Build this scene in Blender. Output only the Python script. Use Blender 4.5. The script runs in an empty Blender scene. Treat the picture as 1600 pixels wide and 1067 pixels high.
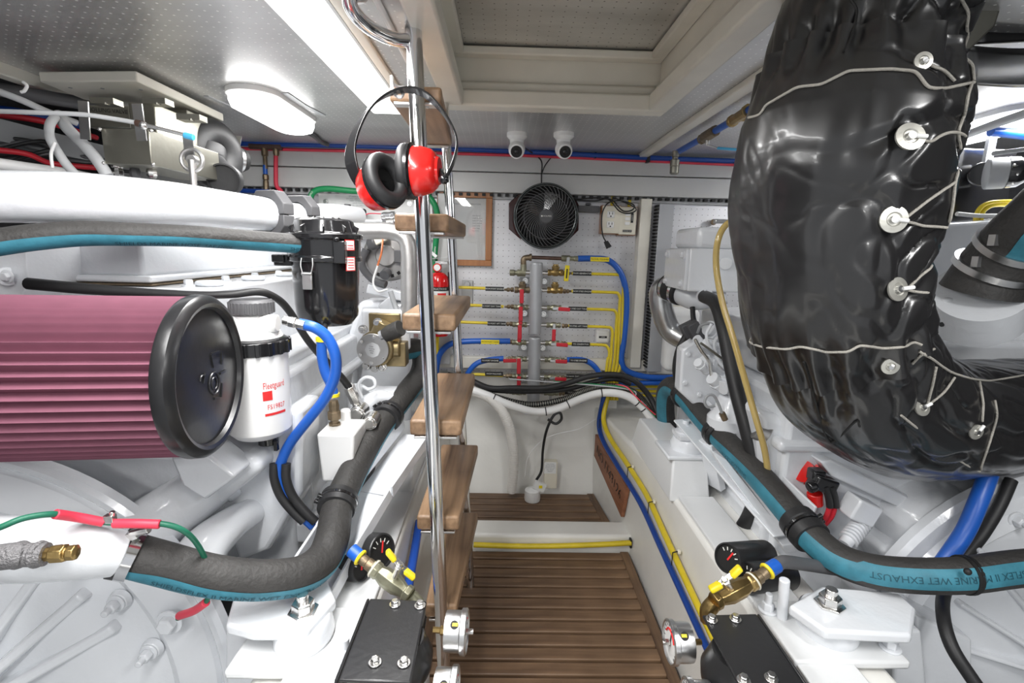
import bpy, bmesh, math, random
from mathutils import Vector as V, Matrix, noise
# ---------------------------------------------------------------- camera
W, H, F = 1600, 1067, 776.0
CP = V((0, 0, 1.04))
psi, th, ro = 0.02, math.radians(10.6), 0.024
cf = V((math.sin(psi)*math.cos(th), math.cos(psi)*math.cos(th), -math.sin(th)))
_r = V((math.cos(psi), -math.sin(psi), 0)); _u = _r.cross(cf)
CR = _r*math.cos(ro) + _u*math.sin(ro); CU = _u*math.cos(ro) - _r*math.sin(ro)
scene = bpy.context.scene
cam = bpy.data.cameras.new('camera'); camo = bpy.data.objects.new('camera', cam)
scene.collection.objects.link(camo); scene.camera = camo
cam.sensor_width = 36; cam.lens = F/W*36; cam.clip_start = .02
camo.matrix_world = Matrix(((CR.x, CU.x, -cf.x, CP.x), (CR.y, CU.y, -cf.y, CP.y), (CR.z, CU.z, -cf.z, CP.z), (0, 0, 0, 1)))
# ---------------------------------------------------------------- light and exposure
scene.view_settings.view_transform = 'Standard'; scene.view_settings.look = 'None'
scene.view_settings.gamma = 1; scene.view_settings.exposure = 0.36
wd = bpy.data.worlds.new('room_light'); scene.world = wd; wd.use_nodes = True
wd.node_tree.nodes['Background'].inputs[0].default_value = (.93, .96, 1, 1)
wd.node_tree.nodes['Background'].inputs[1].default_value = 0.55
def area(name, loc, size, sy, power, rot=(0, 0, 0), col=(1, .995, .985)):
    l = bpy.data.lights.new(name, 'AREA'); l.shape = 'RECTANGLE'; l.size = size; l.size_y = sy; l.energy = power; l.color = col
    o = bpy.data.objects.new(name, l); scene.collection.objects.link(o); o.location = loc; o.rotation_euler = rot
    return o
LAMPS = [(-.65, 1.50, 2.2), (-.62, .35, 3.5), (1.32, 1.45, 6), (.72, .10, 5), (-.62, -.7, 8), (.72, -.9, 8)]  # first and third are visible lamps; the rest are added fill out of view
for lx, ly, lp in LAMPS[:6]:
    area('lamp_and_fill_light', (lx, ly, 1.36), .16, .42, lp)
area('strip_light', (-.328, .55, 1.392), .07, 1.6, 16)
# ---------------------------------------------------------------- helpers
def ray(px, py):
    return cf + CR*((px-W/2)/F) - CU*((py-H/2)/F)
def at(px, py, Y):
    d = ray(px, py); return CP + d*(Y/d.y)
def atz(px, py, Z):
    d = ray(px, py); return CP + d*((Z-CP.z)/d.z)
def atx(px, py, X):
    d = ray(px, py); return CP + d*(X/d.x)
def path(*l, dy=0):
    return [at(a, b, c+dy) for a, b, c in l]
def crm(pts, n=6):
    """catmull-rom resample"""
    p = [V(q) for q in pts]
    if len(p) < 3 or n < 2: return p
    p = [p[0]*2-p[1]] + p + [p[-1]*2-p[-2]]; out = []
    for i in range(1, len(p)-2):
        for k in range(n):
            t = k/n; a, b, c, d = p[i-1], p[i], p[i+1], p[i+2]
            out.append(.5*((2*b) + (c-a)*t + (2*a-5*b+4*c-d)*t*t + (3*b-a-3*c+d)*t**3))
    out.append(p[-2]); return out
def lerpr(r, m):
    if not isinstance(r, (list, tuple)): return [r]*m
    o = []
    for i in range(m):
        f = i/(m-1)*(len(r)-1); k = min(int(f), len(r)-2); o.append(r[k]+(r[k+1]-r[k])*(f-k))
    return o
def frame(ax):
    ax = V(ax).normalized(); h = V((0, 0, 1)) if abs(ax.z) < .9 else V((1, 0, 0))
    u = h.cross(ax).normalized(); return u, ax.cross(u), ax
class MB:
    def __init__(s): s.v = []; s.f = []; s.mi = []; s.m = 0
    def add(s, vs, fs):
        o = len(s.v); s.v += [V(q) for q in vs]
        for f in fs: s.f.append([o+i for i in f]); s.mi.append(s.m)
        return s
    def box(s, c, d, rot=None):
        c = V(c); vs = []
        for z in (-1, 1):
            for y in (-1, 1):
                for x in (-1, 1):
                    q = V((x*d[0]/2, y*d[1]/2, z*d[2]/2)); vs.append(c + (rot @ q if rot else q))
        return s.add(vs, [(0, 2, 3, 1), (4, 5, 7, 6), (0, 1, 5, 4), (2, 6, 7, 3), (0, 4, 6, 2), (1, 3, 7, 5)])
    def bar(s, a, b, w, h, up=(0, 0, 1)):
        a, b = V(a), V(b); d = (b-a); L = d.length; d.normalize(); x = d.cross(V(up)).normalized(); z = x.cross(d)
        return s.box((a+b)/2, (w, L, h), Matrix((x, d, z)).transposed())
    def prism(s, poly, ext):
        n = len(poly); e = V(ext); vs = [V(p) for p in poly] + [V(p)+e for p in poly]
        return s.add(vs, [list(range(n))[::-1], list(range(n, 2*n))] + [(i, (i+1) % n, n+(i+1) % n, n+i) for i in range(n)])
    def hexa(s, bot, top):
        return s.add(list(bot)+list(top), [(3, 2, 1, 0), (4, 5, 6, 7)] + [(i, (i+1) % 4, 4+(i+1) % 4, 4+i) for i in range(4)])
    def sweep(s, pts, r, seg=14, n=6, caps=True, closed=False):
        p = crm(pts, n) if n > 1 else [V(q) for q in pts]
        p = [q for i, q in enumerate(p) if i == 0 or (q-p[i-1]).length > 1e-6]
        m = len(p); rs = lerpr(r, m); u = None; rings = []
        for i in range(m):
            t = (p[min(i+1, m-1)]-p[max(i-1, 0)]).normalized()
            if u is None: u = frame(t)[0]
            u = (u - t*u.dot(t)).normalized(); w = t.cross(u)
            rings.append([p[i] + (u*math.cos(6.283185*k/seg)+w*math.sin(6.283185*k/seg))*rs[i] for k in range(seg)])
        vs = [q for g in rings for q in g]; fs = []
        for i in range(m-1):
            for k in range(seg):
                a = i*seg+k; b = i*seg+(k+1) % seg; fs.append((a, b, b+seg, a+seg))
        if caps: fs.append(list(range(seg))[::-1]); fs.append([(m-1)*seg+k for k in range(seg)])
        return s.add(vs, fs)
    def cyl(s, a, b, r, r2=None, seg=24):
        return s.sweep([a, b], [r, r if r2 is None else r2], seg, 1)
    def lathe(s, o, ax, prof, seg=32, sc=(1, 1)):
        """prof: (radius, height along ax)"""
        o = V(o); u, w, ax = frame(ax); vs = []; fs = []
        for r, h in prof:
            for k in range(seg):
                a = 6.283185*k/seg; vs.append(o + ax*h + (u*math.cos(a)*sc[0]+w*math.sin(a)*sc[1])*max(r, 1e-5))
        m = len(prof)
        for i in range(m-1):
            for k in range(seg):
                a = i*seg+k; b = i*seg+(k+1) % seg; fs.append((a, b, b+seg, a+seg))
        fs.append(list(range(seg))[::-1]); fs.append([(m-1)*seg+k for k in range(seg)])
        return s.add(vs, fs)
    def torus(s, c, ax, R, r, seg=32, rs=10, a0=0, a1=6.283185, sc=(1, 1)):
        c = V(c); u, w, ax = frame(ax); full = abs(a1-a0) > 6.28; m = seg if full else seg+1; vs = []; fs = []
        for i in range(m):
            a = a0+(a1-a0)*i/seg; d = u*math.cos(a)*sc[0]+w*math.sin(a)*sc[1]
            for k in range(rs):
                b = 6.283185*k/rs; vs.append(c+d*(R+r*math.cos(b))+ax*r*math.sin(b))
        for i in range(seg if full else seg):
            j = (i+1) % m
            if not full and i == m-1: continue
            for k in range(rs): fs.append((i*rs+k, j*rs+k, j*rs+(k+1) % rs, i*rs+(k+1) % rs))
        if not full: fs += [list(range(rs)), [(m-1)*rs+k for k in range(rs)][::-1]]
        return s.add(vs, fs)
    def ball(s, c, r, seg=20, sc=(1, 1, 1), rot=None):
        c = V(c); n = seg//2; vs = []; fs = []
        for i in range(n+1):
            t = math.pi*i/n
            for k in range(seg):
                a = 6.283185*k/seg; q = V((math.sin(t)*math.cos(a)*sc[0], math.sin(t)*math.sin(a)*sc[1], -math.cos(t)*sc[2]))*r
                vs.append(c+(rot @ q if rot else q))
        for i in range(n):
            for k in range(seg): fs.append((i*seg+k, i*seg+(k+1) % seg, (i+1)*seg+(k+1) % seg, (i+1)*seg+k))
        return s.add(vs, fs)
    def bolt(s, c, ax, r=.008, h=.006, washer=True):
        c = V(c); ax = V(ax).normalized()
        if washer: s.cyl(c, c+ax*h*.3, r*1.45, seg=20)
        s.lathe(c+ax*h*.3, ax, [(r, 0), (r, h*.8), (r*.82, h)], 6); return s
    def band(s, c, ax, r, w=.012, t=.0015):
        """worm-drive hose clamp"""
        c = V(c); ax = V(ax).normalized()
        return s.lathe(c-ax*w/2, ax, [(r, 0), (r+t, .0), (r+t, w), (r, w)], 28)
    def grid(s, fn, nu, nv, cu=False):
        vs = [fn(i/nu, j/nv) for i in range(nu+1) for j in range(nv+1)]
        return s.add(vs, [(i*(nv+1)+j, (i+1)*(nv+1)+j, (i+1)*(nv+1)+j+1, i*(nv+1)+j+1) for i in range(nu) for j in range(nv)])
    def build(s, name, mat, parent=None, bevel=0, ang=35, sub=0, label=None, bseg=2, solid=0):
        me = bpy.data.meshes.new(name)
        if not s.v: raise Exception('empty '+name)
        c = sum(s.v, V())/len(s.v)
        me.from_pydata([tuple(q-c) for q in s.v], [], s.f)
        for m in (mat if isinstance(mat, (list, tuple)) else [mat]): me.materials.append(m)
        me.polygons.foreach_set('material_index', s.mi)
        bm = bmesh.new(); bm.from_mesh(me); bmesh.ops.recalc_face_normals(bm, faces=bm.faces); bm.to_mesh(me); bm.free()
        me.polygons.foreach_set('use_smooth', [True]*len(me.polygons))
        me.set_sharp_from_angle(angle=math.radians(ang))
        o = bpy.data.objects.new(name, me); scene.collection.objects.link(o)
        if bevel:
            b = o.modifiers.new('bevel', 'BEVEL'); b.width = bevel; b.segments = bseg; b.limit_method = 'ANGLE'; b.angle_limit = .7
            b.harden_normals = False
        if solid:
            b = o.modifiers.new('solid', 'SOLIDIFY'); b.thickness = solid
        if sub:
            b = o.modifiers.new('sub', 'SUBSURF'); b.levels = sub; b.render_levels = sub
        place(o, c, parent)
        if label: o['label'] = label
        return o
WL = {}
def place(o, c, parent=None):
    WL[o.name] = V(c)
    if parent: o.parent = parent; o.location = V(c)-WL[parent.name]
    else: o.location = V(c)
def thing(name, loc, label, cat, group=None):
    o = bpy.data.objects.new(name, None); scene.collection.objects.link(o); o.empty_display_size = .05
    place(o, loc); o['label'] = label; o['category'] = cat
    if group: o['group'] = group
    return o
def tag(o, label, cat, group=None, kind=None):
    o['label'] = label; o['category'] = cat
    if group: o['group'] = group
    if kind: o['kind'] = kind
    return o
def struct(mb, name, mat, **k):
    o = mb.build(name, mat, **k); o['kind'] = 'structure'; return o
def copy_tree(o, d, parent=None):
    c = o.copy(); scene.collection.objects.link(c)
    WL[c.name] = WL[o.name]+V(d)
    if parent: c.parent = parent
    else: c.location = o.location+V(d)
    for ch in list(o.children): copy_tree(ch, d, c)
    return c
def text(mb, s, o, right, up, size, align='CENTER', fn=None, off=0.0004):
    """real lettering as thin mesh lying on a surface"""
    cu = bpy.data.curves.new('t', 'FONT'); cu.body = s; cu.size = 1; cu.align_x = align; cu.align_y = 'CENTER'; cu.resolution_u = 2
    ob = bpy.data.objects.new('t', cu); scene.collection.objects.link(ob)
    dg = bpy.context.evaluated_depsgraph_get(); me = bpy.data.meshes.new_from_object(ob.evaluated_get(dg))
    R_, U_ = V(right).normalized(), V(up).normalized(); N = R_.cross(U_)
    if fn: vs = [fn(q.co.x*size, q.co.y*size) for q in me.vertices]
    else: vs = [V(o)+R_*q.co.x*size+U_*q.co.y*size+N*off for q in me.vertices]
    mb.add(vs, [list(p.vertices) for p in me.polygons])
    bpy.data.objects.remove(ob); bpy.data.curves.remove(cu); bpy.data.meshes.remove(me)
# ---------------------------------------------------------------- materials
def mat(name, col, rough=.5, metal=0, bump=0, bs=60, spec=None, coat=0, var=0, vs=8, trans=0, emit=0, ecol=None, ior=None):
    m = bpy.data.materials.new(name); m.use_nodes = True; nt = m.node_tree; b = nt.nodes['Principled BSDF']
    b.inputs['Base Color'].default_value = (*col, 1); b.inputs['Roughness'].default_value = rough; b.inputs['Metallic'].default_value = metal
    if coat: b.inputs['Coat Weight'].default_value = coat; b.inputs['Coat Roughness'].default_value = .08
    if spec is not None: b.inputs['Specular IOR Level'].default_value = spec
    if trans: b.inputs['Transmission Weight'].default_value = trans
    if emit: b.inputs['Emission Strength'].default_value = emit; b.inputs['Emission Color'].default_value = (*(ecol or col), 1)
    tc = nt.nodes.new('ShaderNodeTexCoord')
    if bump:
        n = nt.nodes.new('ShaderNodeTexNoise'); n.inputs['Scale'].default_value = bs; n.inputs['Detail'].default_value = 4
        nt.links.new(tc.outputs['Object'], n.inputs['Vector'])
        bp = nt.nodes.new('ShaderNodeBump'); bp.inputs['Strength'].default_value = bump; bp.inputs['Distance'].default_value = .01
        nt.links.new(n.outputs[0], bp.inputs['Height']); nt.links.new(bp.outputs[0], b.inputs['Normal'])
    if var:
        n = nt.nodes.new('ShaderNodeTexNoise'); n.inputs['Scale'].default_value = vs; n.inputs['Detail'].default_value = 6
        nt.links.new(tc.outputs['Object'], n.inputs['Vector'])
        r = nt.nodes.new('ShaderNodeValToRGB'); r.color_ramp.elements[0].position = .35; r.color_ramp.elements[1].position = .7
        r.color_ramp.elements[0].color = (*[c*(1-var) for c in col], 1); r.color_ramp.elements[1].color = (*col, 1)
        nt.links.new(n.outputs[0], r.inputs[0]); nt.links.new(r.outputs[0], b.inputs['Base Color'])
    return m
def perforated(name, col, rough, metal, plane, sp=.024, rad=.0022, hole=(.06, .06, .06), streak=.25):
    """sheet metal with a grid of small punched holes"""
    m = bpy.data.materials.new(name); m.use_nodes = True; nt = m.node_tree; b = nt.nodes['Principled BSDF']; L = nt.links.new; N = nt.nodes.new
    g = N('ShaderNodeNewGeometry'); sx = N('ShaderNodeSeparateXYZ'); L(g.outputs['Position'], sx.inputs[0])
    def M(op, a, b_=None):
        q = N('ShaderNodeMath'); q.operation = op
        for i, t in enumerate((a, b_)):
            if t is None: continue
            if isinstance(t, (int, float)): q.inputs[i].default_value = t
            else: L(t, q.inputs[i])
        return q.outputs[0]
    d = []
    for ax in plane:
        c = M('SUBTRACT', M('FRACT', M('MULTIPLY', M('ADD', sx.outputs[ax], 10.003), 1/sp)), .5); d.append(M('MULTIPLY', c, c))
    hl = M('LESS_THAN', M('ADD', d[0], d[1]), (rad/sp)**2)
    n = N('ShaderNodeTexNoise'); n.inputs['Scale'].default_value = 2.5; n.inputs['Detail'].default_value = 8
    mp = N('ShaderNodeMapping'); mp.inputs['Scale'].default_value = (1, 1, 3) if 'Z' in plane else (1, 3, 1); L(g.outputs['Position'], mp.inputs[0]); L(mp.outputs[0], n.inputs['Vector'])
    r = N('ShaderNodeValToRGB'); r.color_ramp.elements[0].position = .38; r.color_ramp.elements[1].position = .62
    r.color_ramp.elements[0].color = (*[c*(1-streak) for c in col], 1); r.color_ramp.elements[1].color = (*col, 1); L(n.outputs[0], r.inputs[0])
    mx = N('ShaderNodeMix'); mx.data_type = 'RGBA'; L(hl, mx.inputs[0]); L(r.outputs[0], mx.inputs[6]); mx.inputs[7].default_value = (*hole, 1)
    L(mx.outputs[2], b.inputs['Base Color'])
    L(M('MULTIPLY', M('SUBTRACT', 1, hl), metal), b.inputs['Metallic'])
    rr = N('ShaderNodeMapRange'); rr.inputs[3].default_value = rough*.9; rr.inputs[4].default_value = rough*1.12; L(n.outputs[0], rr.inputs[0]); L(rr.outputs[0], b.inputs['Roughness'])
    return m
def wood(name, c0, c1, axis, rough=.45, sc=1):
    m = bpy.data.materials.new(name); m.use_nodes = True; nt = m.node_tree; b = nt.nodes['Principled BSDF']; L = nt.links.new; N = nt.nodes.new
    tc = N('ShaderNodeTexCoord'); mp = N('ShaderNodeMapping'); s = [60*sc]*3; s['XYZ'.index(axis)] = 3*sc; mp.inputs['Scale'].default_value = s
    L(tc.outputs['Object'], mp.inputs[0]); n = N('ShaderNodeTexNoise'); n.inputs['Scale'].default_value = 1; n.inputs['Detail'].default_value = 5; L(mp.outputs[0], n.inputs['Vector'])
    n2 = N('ShaderNodeTexNoise'); n2.inputs['Scale'].default_value = 5; n2.inputs['Detail'].default_value = 5; L(tc.outputs['Object'], n2.inputs['Vector'])
    a = N('ShaderNodeMath'); a.operation = 'MULTIPLY_ADD'; a.inputs[1].default_value = .5; L(n.outputs[0], a.inputs[0])
    a2 = N('ShaderNodeMath'); a2.operation = 'MULTIPLY'; a2.inputs[1].default_value = .5; L(n2.outputs[0], a2.inputs[0]); L(a2.outputs[0], a.inputs[2])
    r = N('ShaderNodeValToRGB'); r.color_ramp.elements[0].position = .38; r.color_ramp.elements[1].position = .62
    r.color_ramp.elements[0].color = (*c0, 1); r.color_ramp.elements[1].color = (*c1, 1); L(a.outputs[0], r.inputs[0]); L(r.outputs[0], b.inputs['Base Color'])
    bp = N('ShaderNodeBump'); bp.inputs['Strength'].default_value = .15; bp.inputs['Distance'].default_value = .005; L(n.outputs[0], bp.inputs['Height']); L(bp.outputs[0], b.inputs['Normal'])
    b.inputs['Roughness'].default_value = rough
    return m
M_ = dict(
 ewhite=mat('gloss white engine enamel', (.75, .77, .80), .22, coat=.5, bump=.12, bs=45),
 white=mat('white paint', (.86, .86, .85), .35),
 bilge=mat('white bilge paint', (.84, .83, .79), .42, bump=.25, bs=14, var=.08, vs=6),
 bed=mat('white gelcoat bed', (.74, .75, .755), .3, bump=.1, bs=30),
 cream=mat('cream gloss paint', (.82, .79, .70), .3, bump=.08, bs=25, var=.08, vs=10),
 beam=mat('pale grey paint', (.60, .60, .59), .35, bump=.05, bs=30, var=.08, vs=4),
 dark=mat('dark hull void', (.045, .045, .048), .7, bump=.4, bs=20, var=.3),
 chrome=mat('polished stainless', (.78, .78, .79), .13, 1),
 steel=mat('brushed steel', (.62, .62, .62), .3, 1, bump=.05, bs=80),
 alu=mat('cast aluminium', (.52, .51, .50), .42, .9, bump=.1, bs=70, var=.15),
 zinc=mat('zinc plated bolt', (.75, .74, .72), .25, 1),
 bracket=mat('olive steel', (.35, .34, .29), .35, .85, bump=.05, bs=50, var=.15),
 brass=mat('brass', (.46, .32, .13), .32, .95, bump=.1, bs=60, var=.25, vs=40),
 bronze=mat('dull bronze', (.30, .23, .15), .45, .8, bump=.15, bs=90, var=.35, vs=50),
 copper=mat('brown pipe', (.16, .10, .08), .4, .6, var=.3, vs=30),
 greenbrass=mat('tarnished brass', (.40, .39, .28), .4, .8, bump=.1, bs=80, var=.3, vs=50),
 hose=mat('black wet exhaust hose', (.040, .038, .036), .62, bump=.25, bs=120, var=.2, vs=20),
 teal=mat('teal hose stripe', (.045, .23, .31), .55, var=.3, vs=30, bump=.1, bs=90),
 tealink=mat('dark teal ink', (.01, .07, .10), .6),
 rubber=mat('black rubber', (.018, .018, .019), .5, bump=.05, bs=80),
 bplastic=mat('gloss black plastic', (.012, .012, .013), .16, coat=.4),
 bpaint=mat('satin black paint', (.02, .02, .021), .3, bump=.04, bs=90),
 dgrey=mat('dark grey plastic', (.10, .10, .105), .45),
 mgrey=mat('mid grey paint', (.33, .34, .35), .45),
 lgrey=mat('silver grey paint', (.46, .47, .49), .4, .3),
 duct=mat('light grey plastic', (.50, .51, .52), .5),
 blue=mat('blue rubber hose', (.015, .11, .50), .35, bump=.05, bs=60),
 dblue=mat('deep blue hose', (.01, .06, .32), .35),
 yellow=mat('yellow hose', (.78, .60, .03), .35, bump=.06, bs=70, var=.15, vs=20),
 amber=mat('amber clear tube', (.75, .56, .20), .12, trans=.35, coat=.5),
 red=mat('red plastic', (.68, .015, .012), .22, coat=.4),
 rred=mat('red vinyl grip', (.58, .02, .035), .4),
 shrink=mat('red heat shrink', (.75, .05, .09), .45),
 gwire=mat('green wire', (.01, .13, .075), .45),
 ghose=mat('green hose', (.005, .22, .07), .4),
 orange=mat('orange wire', (.75, .22, .08), .4),
 ycap=mat('yellow plastic', (.85, .68, .02), .35),
 lblue=mat('light blue grip', (.08, .45, .75), .4),
 plastic=mat('white plastic', (.88, .88, .87), .3),
 ivory=mat('ivory plastic', (.80, .76, .64), .35),
 pleat=mat('wine red pleated cotton', (.19, .065, .10), .8, var=.1, vs=30),
 pleatrub=mat('black urethane cap', (.014, .014, .015), .28, bump=.12, bs=14),
 ribhose=mat('white ribbed hose', (.82, .80, .76), .35),
 glass=mat('clear glass', (1, 1, 1), .02, trans=1),
 dial=mat('gauge dial', (.85, .85, .83), .4),
 black=mat('matt black', (.01, .01, .01), .6),
 paper=mat('paper', (.84, .85, .84), .6),
 labelred=mat('red ink', (.75, .03, .03), .5),
 labelblk=mat('black label tape', (.015, .015, .016), .35),
 ink=mat('pale label ink', (.75, .75, .70), .6),
 gink=mat('grey ink', (.35, .36, .38), .7),
 dkink=mat('dark ink', (.03, .03, .035), .7),
 lagcord=mat('grey lacing cord', (.38, .36, .32), .7, bump=.4, bs=300),
 washer=mat('dull washer', (.55, .54, .49), .35, .7, bump=.05, bs=90),
 maroon=mat('varnished maroon board', (.05, .012, .012), .15, coat=.5),
 ext=mat('extinguisher red', (.62, .008, .01), .2, coat=.6),
 leather=mat('shiny black vinyl lagging', (.014, .0135, .014), .30, coat=.25, bump=.04, bs=14, spec=.6),
 braid=mat('grey wire braid', (.22, .215, .22), .55, .5, bump=.6, bs=300),
 rimm=mat('dark chromed ring', (.12, .13, .13), .22, .8),
 pumpbrass=mat('aged pump bronze', (.36, .28, .15), .4, .85, bump=.15, bs=70, var=.35, vs=30),
 corr=mat('dark corrugated hose', (.07, .065, .055), .4),
 teak=wood('oiled teak tread', (.13, .075, .04), (.34, .215, .125), 'Y'),
 grate=wood('teak grating', (.085, .048, .028), (.23, .14, .08), 'X', .5),
 gratey=wood('teak grating rail', (.085, .048, .028), (.23, .14, .08), 'Y', .5),
 frame=wood('orange picture frame wood', (.28, .10, .03), (.42, .18, .06), 'Z', .4),
 plaque=wood('carved board wood', (.20, .07, .03), (.34, .14, .07), 'Y', .5),
 lens=mat('lamp lens', (1, 1, 1), .4, emit=4, ecol=(1, .99, .97)),
 striplens=mat('strip lamp diffuser', (.9, .9, .9), .4, emit=1.5, ecol=(1, .99, .97)),
 perfceil=perforated('perforated ceiling sheet', (.69, .69, .69), .32, .75, 'XY', .0215, .0021, (.95, .95, .94), .12),
 perfhatch=perforated('perforated hatch sheet', (.70, .69, .66), .3, .6, 'XY', .026, .0018, (.10, .09, .08)),
 perfwall=perforated('perforated wall sheet', (.80, .80, .825), .38, .35, 'XZ', .0235, .0016, (.10, .10, .10), .15),
)
m = M_
# ================================================================ the setting
CZ = 1.42
def quad(n, a, b, c, d, mt, t=0): return struct(MB().add([a, b, c, d], [(0, 1, 2, 3)]), n, mt)
# ceiling: perforated sheet with the hatch opening cut out
hx0, hx1, hy0, hy1 = -.17, .43, -.4, 1.46
b = MB()
for x0, x1, y0, y1 in ((-1.13, hx0-.2, -1.4, 2.1), (hx0-.2, hx0, -1.4, 2.1), (hx1, 1.75, -1.4, 2.1), (hx0, hx1, hy1, 2.1), (hx0, hx1, -1.4, hy0)):
    b.box(((x0+x1)/2, (y0+y1)/2, CZ+.006), (x1-x0, y1-y0, .012))
struct(b, 'ceiling', m['perfceil'])
# hatch: cream coaming stepping up to a perforated lid
b = MB()
def ringbox(b, x0, x1, y0, y1, w, z0, z1):
    b.box(((x0+x1)/2, y1-w/2, (z0+z1)/2), (x1-x0, w, z1-z0)); b.box(((x0+x1)/2, y0+w/2, (z0+z1)/2), (x1-x0, w, z1-z0))
    b.box((x0+w/2, (y0+y1)/2, (z0+z1)/2), (w, y1-y0-2*w, z1-z0)); b.box((x1-w/2, (y0+y1)/2, (z0+z1)/2), (w, y1-y0-2*w, z1-z0))
ringbox(b, hx0, hx1, hy0, hy1, .055, CZ-.012, CZ+.03)
ringbox(b, hx0+.0, hx1, hy0, hy1, .035, CZ+.03, CZ+.055)
ringbox(b, hx0, hx1, hy0, hy1, .02, CZ+.055, CZ+.16)
struct(b, 'trim_hatch_coaming', m['cream'], bevel=.006)
b = MB(); ringbox(b, hx0+.02, hx1-.02, hy0+.02, hy1-.02, .035, CZ+.115, CZ+.135)
struct(b, 'trim_hatch_lid_edge', m['cream'], bevel=.004)
struct(MB().box(((hx0+hx1)/2, (hy0+hy1)/2, CZ+.145), (hx1-hx0-.04, hy1-hy0-.04, .012)), 'ceiling_hatch_lid', m['perfhatch'])
# long cream battens under the ceiling
b = MB().box((.54, .75, CZ-.008), (.035, 2.68, .016)); struct(b, 'trim_right_batten', m['cream'], bevel=.003)
b = MB().box((-.207, .45, CZ-.004), (.012, 2.1, .008)); struct(b, 'trim_left_batten', m['white'], bevel=.004)
b = MB().box((-.270, .45, CZ-.004), (.022, 2.06, .008)); struct(b, 'trim_lamp_edge', m['cream'], bevel=.003)
b = MB().box((-1.14, .3, CZ-.012), (.035, 3.5, .03)); struct(b, 'trim_ceiling_edge', m['cream'], bevel=.004)
# back wall sheet, header boards, side walls
struct(MB().box((.15, 2.12, .97), (3.3, .02, .92)), 'wall_back', m['perfwall'])
for nm, z0, z1, yy in (('trim_header_upper', 1.338, 1.40, 2.08), ('trim_header_lower', 1.258, 1.334, 2.075)):
    struct(MB().box((.15, yy, (z0+z1)/2), (3.3, .03, z1-z0)), nm, m['beam'], bevel=.003)
b = MB()
for i in range(104): b.box((-1.45+i*.031, 2.082, 1.250), (.014, .03, .010))
struct(b, 'trim_slot_strip', m['black'])
struct(MB().box((.15, 2.10, 1.247), (3.3, .025, .022)), 'trim_slot_backing', m['duct'])
# vertical post: cream strip and slotted grey trunking
struct(MB().box((.571, 2.085, .9), (.045, .05, .70)), 'trim_post', m['cream'], bevel=.003)
b = MB().box((.646, 2.068, .885), (.060, .066, .69)); struct(b, 'trim_post_duct', m['lgrey'], bevel=.002)
b = MB()
for i in range(50): b.box((.6135, 2.062, .56+i*.0135), (.008, .05, .006))
struct(b, 'trim_post_slots', m['black'])
# left of centre post behind the ladder
struct(MB().box((-.245, 2.085, .9), (.05, .05, .70)), 'trim_left_post', m['beam'], bevel=.003)
# white lower rail and cream batten under the sheet
struct(MB().box((.15, 2.095, .555), (.95, .03, .05)), 'trim_lower_rail', m['cream'], bevel=.003)
# void behind the engines
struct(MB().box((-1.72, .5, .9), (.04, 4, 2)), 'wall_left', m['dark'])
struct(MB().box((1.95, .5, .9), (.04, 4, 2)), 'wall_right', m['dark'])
struct(MB().box((.1, 2.32, .5), (3.9, .04, 2.4)), 'wall_back_hull', m['bilge'])
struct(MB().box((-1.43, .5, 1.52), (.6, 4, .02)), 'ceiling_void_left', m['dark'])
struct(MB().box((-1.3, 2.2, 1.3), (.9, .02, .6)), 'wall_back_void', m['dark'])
# bilge: hull bottom, sloping sides, end slope, transverse step
struct(MB().box((.13, .6, -.06), (1.2, 3.5, .04)), 'floor', m['bilge'])
XR0, XR1, XL0, XL1 = .472, .50, -.205, -.235
SZ = .35
def wxy(Y, z): return XR0+(XR1-XR0)*(z+.05)/(SZ+.05)-max(0, Y-1.5)*.125
b = MB(); ys = (-1, 1.5, 2.3); n_ = []
vs = [(x, y, z) for y in ys for x, z in ((wxy(y, -.05), -.05), (.68, -.05), (.68, SZ-.01), (wxy(y, SZ), SZ))]
b.add(vs, [(0, 1, 2, 3), (11, 10, 9, 8)]+[(i*4+k, i*4+(k+1) % 4, i*4+4+(k+1) % 4, i*4+4+k) for i in range(2) for k in range(4)])
struct(b, 'wall_bilge_right', m['bilge'], bevel=.012, bseg=3)
b = MB().hexa([(-.40, -1, -.05), (XL0, -1, -.05), (XL0, 2.3, -.05), (-.40, 2.3, -.05)], [(-.40, -1, SZ-.01), (XL1, -1, SZ), (XL1, 2.3, SZ), (-.40, 2.3, SZ-.01)])
struct(b, 'wall_bilge_left', m['bilge'], bevel=.012, bseg=3)
struct(MB().box((.1, .6, -.05), (3.7, 3.5, .03)), 'floor_outer_bilge', m['mgrey'])
# aft slope of the well (gently curved)
def slope(u, v):
    x = -.24+u*.76; z = -.05+v*.55; y = 2.00+.16*v+.02*math.sin(v*3)
    return V((x, y, z))
struct(MB().grid(slope, 20, 12), 'wall_well_end', m['bilge'])
struct(MB().box((.13, 1.635, -.02), (.70, .10, .15)), 'trim_step_beam', m['bilge'], bevel=.012, bseg=3)
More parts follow.
